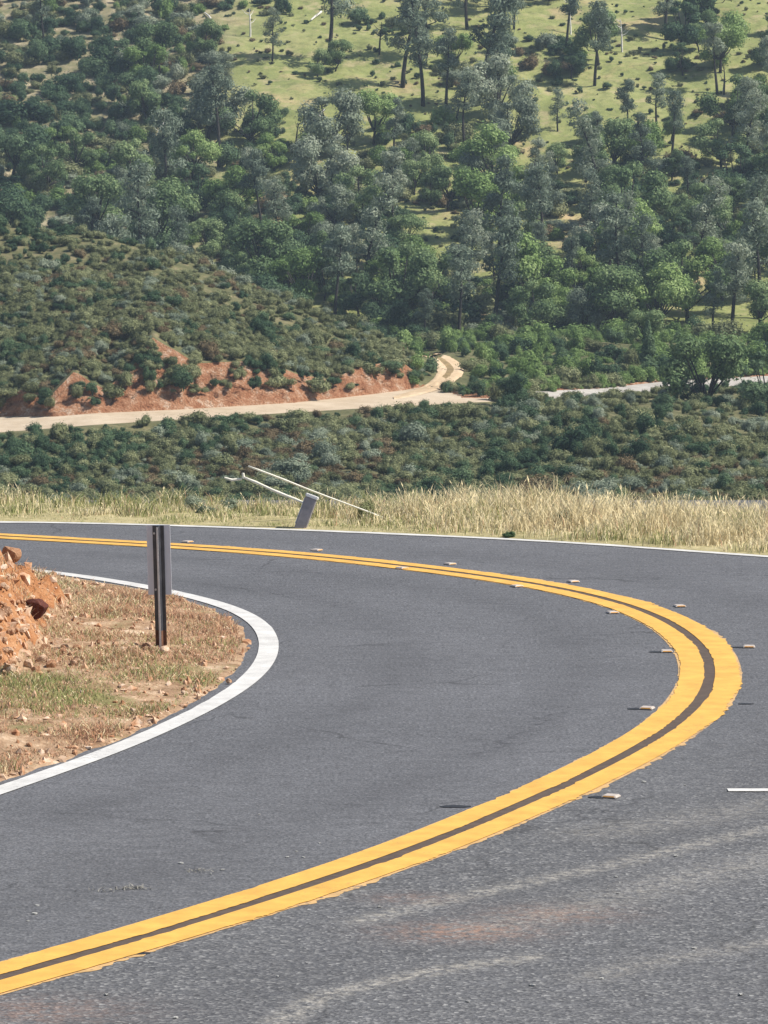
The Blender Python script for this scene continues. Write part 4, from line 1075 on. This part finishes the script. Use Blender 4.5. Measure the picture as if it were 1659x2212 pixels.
rpm = [(405, 1172, 'marker beside the far yellow line just right of the marker post'), (684, 1190, 'marker outside the double line above the stretch behind the post'), (972, 1220, 'marker outside the double line below the straw grass'),
       (1238, 1258, 'marker outside the double line where it starts to curve'), (1468, 1311, 'marker outside the double line on the upper curve'), (1618, 1399, 'marker outside the double line at the widest point of the bend'),
       (868, 1229, 'marker touching the inner edge of the double line on the far stretch'), (1116, 1268, 'marker inside the double line before the curve'), (1323, 1325, 'marker inside the double line on the upper curve'),
       (1440, 1409, 'marker with amber tint inside the double line at the bend'), (1398, 1532, 'marker with a dark glue and shadow pad inside the lower curve'), (1320, 1723, 'marker outside the double line below the bend with dark patch')]
def heading(g):
    i = np.argmin(((CY_ - g) ** 2).sum(1)); t = CY_[min(i + 9, len(CY_) - 1)] - CY_[max(i - 9, 0)]; return math.atan2(t[1], t[0]) + math.pi / 2
for i, (px_, py_, lab) in enumerate(rpm):
    g = gnd(px_, py_); o = bpy.data.objects.new('road_marker', body_me); COL.objects.link(o); o.location = (g[0], g[1], .004); o.rotation_euler = (0, 0, heading(g) + random.uniform(-.15, .15))
    tag(o, 'pale raised ' + lab, 'road marker', 'raised road markers along the double line')
    for sgn_ in (-1, 1):
        l = bpy.data.objects.new('lens', lens_me); COL.objects.link(l); l.parent = o; l.location = (0, sgn_ * .0455, .004); l.rotation_euler = (sgn_ * .45, 0, 0)
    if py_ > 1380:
        q = bpy.data.objects.new('glue_shadow_pad', pad_me); COL.objects.link(q); q.parent = o  # black pad paints the marker's cast shadow together with its glue
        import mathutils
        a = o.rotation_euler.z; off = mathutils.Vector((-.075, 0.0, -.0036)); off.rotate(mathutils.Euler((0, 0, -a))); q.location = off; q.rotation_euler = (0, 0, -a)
for (px_, py_, sc, lab) in ((1612, 1521, .9, 'bare black glue pad outside the bend where a marker is gone'), (985, 1743, 1.5, 'bare black glue pad touching the inner edge of the double line'), (290, 2060, 1.3, 'bare black glue pad below the double line near the bottom')):
    g = gnd(px_, py_); o = link('glue_shadow_pad', pad_me); o.location = (g[0], g[1], .0005); o.scale = (sc, sc * .7, 1); o.rotation_euler = (0, 0, .1); tag(o, lab, 'glue pad')

# ------------------------------------------------------------------ litter on the asphalt
ch = rock_mesh(901, M['stone'], 2, .5)
spots = [(300, 1917), (430, 1878), (455, 1888), (480, 1880), (390, 1866), (640, 1840), (655, 1853), (620, 1852), (80, 1957), (60, 1990), (75, 1975), (560, 1760), (690, 1822), (1020, 1912), (1440, 1765), (1432, 1822), (1480, 1697),
         (1390, 1690), (1330, 1895), (1460, 1850), (950, 1985), (1170, 1680), (880, 1830), (820, 1960), (1335, 1930), (1010, 2165), (1300, 2115), (380, 2200), (1150, 2130), (230, 2150), (600, 2110), (1500, 2050), (1600, 2150)]
for i, (px_, py_) in enumerate(spots):
    g = gnd(px_, py_); o = bpy.data.objects.new('stone_chip', ch); COL.objects.link(o); s = random.uniform(.013, .028); o.location = (g[0], g[1], s * .2)
    o.scale = (s * 1.4, s, s); o.rotation_euler = (0, 0, random.uniform(0, 6.28)); tag(o, 'small pale stone chip lying loose on the asphalt', 'stone chip', 'loose chips on the road')
M['litter'] = simple('dull dry litter', (.2, .19, .165), (.33, .31, .27), 40)
def sprig(px_, py_, n, sp_, lab, tlo, thi, seed):
    r = np.random.default_rng(seed); g = gnd(px_, py_)
    V, Fc, T = blades(r.normal(size=n) * sp_, r.normal(size=n) * sp_ * .6, np.full(n, .022), r.uniform(.008, .016, n), r.uniform(.004, .008, n), r.uniform(tlo, thi, n), 3.5, None, r)
    o = link('leaf_litter', mesh_np('leaf_litter', V, Fc, M['litter'], attrs={'tint': T})); o.location = (g[0], g[1], .0); tag(o, lab, 'leaf litter')
sprig(292, 1920, 60, .05, 'flattened dry sprig on the asphalt above the double line', .05, .5, 5)
sprig(215, 1925, 18, .05, 'few scattered dry stalks left of the flattened sprig', .0, .3, 6)
sprig(435, 1882, 26, .05, 'pale crumbled stalks right of the flattened sprig', .0, .3, 7)

# ------------------------------------------------------------------ air
V, Fl = [], []; box(V, Fl, -330, 330, -70, 720, -27, 62)
hm = bpy.data.materials.new('thin air'); hm.use_nodes = True; nt = hm.node_tree; nt.nodes.remove(nt.nodes['Principled BSDF'])
pv = nt.nodes.new('ShaderNodeVolumePrincipled'); pv.inputs['Color'].default_value = (.66, .82, 1, 1); pv.inputs['Density'].default_value = .0002
nt.links.new(pv.outputs[0], nt.nodes['Material Output'].inputs['Volume'])
hz = bevelled('haze', V, Fl, hm, 0); tag(hz, 'thin bluish air over the valley', None, None, 'stuff')

# ------------------------------------------------------------------ light
EL, AZ = 48.0, 97.0          # sun height; azimuth from straight ahead (+y) toward the right (+x) of the camera
w_ = bpy.data.worlds.new('World'); SC.world = w_; w_.use_nodes = True
nt = w_.node_tree; bg = nt.nodes['Background']; sky = nt.nodes.new('ShaderNodeTexSky'); sky.sky_type = 'NISHITA'; sky.sun_disc = False
sky.sun_elevation = R(EL); sky.sun_rotation = R(AZ); nt.links.new(sky.outputs[0], bg.inputs['Color']); bg.inputs['Strength'].default_value = .085
sun = bpy.data.lights.new('sun', 'SUN'); sun.energy = 4.8; sun.angle = R(.53); sun.color = (1, .95, .87)
so = bpy.data.objects.new('sun', sun); COL.objects.link(so)
so.rotation_euler = (R(90 - EL), 0, R(180 - AZ))
SC.view_settings.view_transform = 'Standard'; SC.view_settings.look = 'None'; SC.view_settings.exposure = .45; SC.view_settings.gamma = 1
SC.cycles.max_bounces = 5; SC.cycles.diffuse_bounces = 2; SC.cycles.transparent_max_bounces = 4; SC.cycles.caustics_reflective = False; SC.cycles.caustics_refractive = False
SC.cycles.use_denoising = True
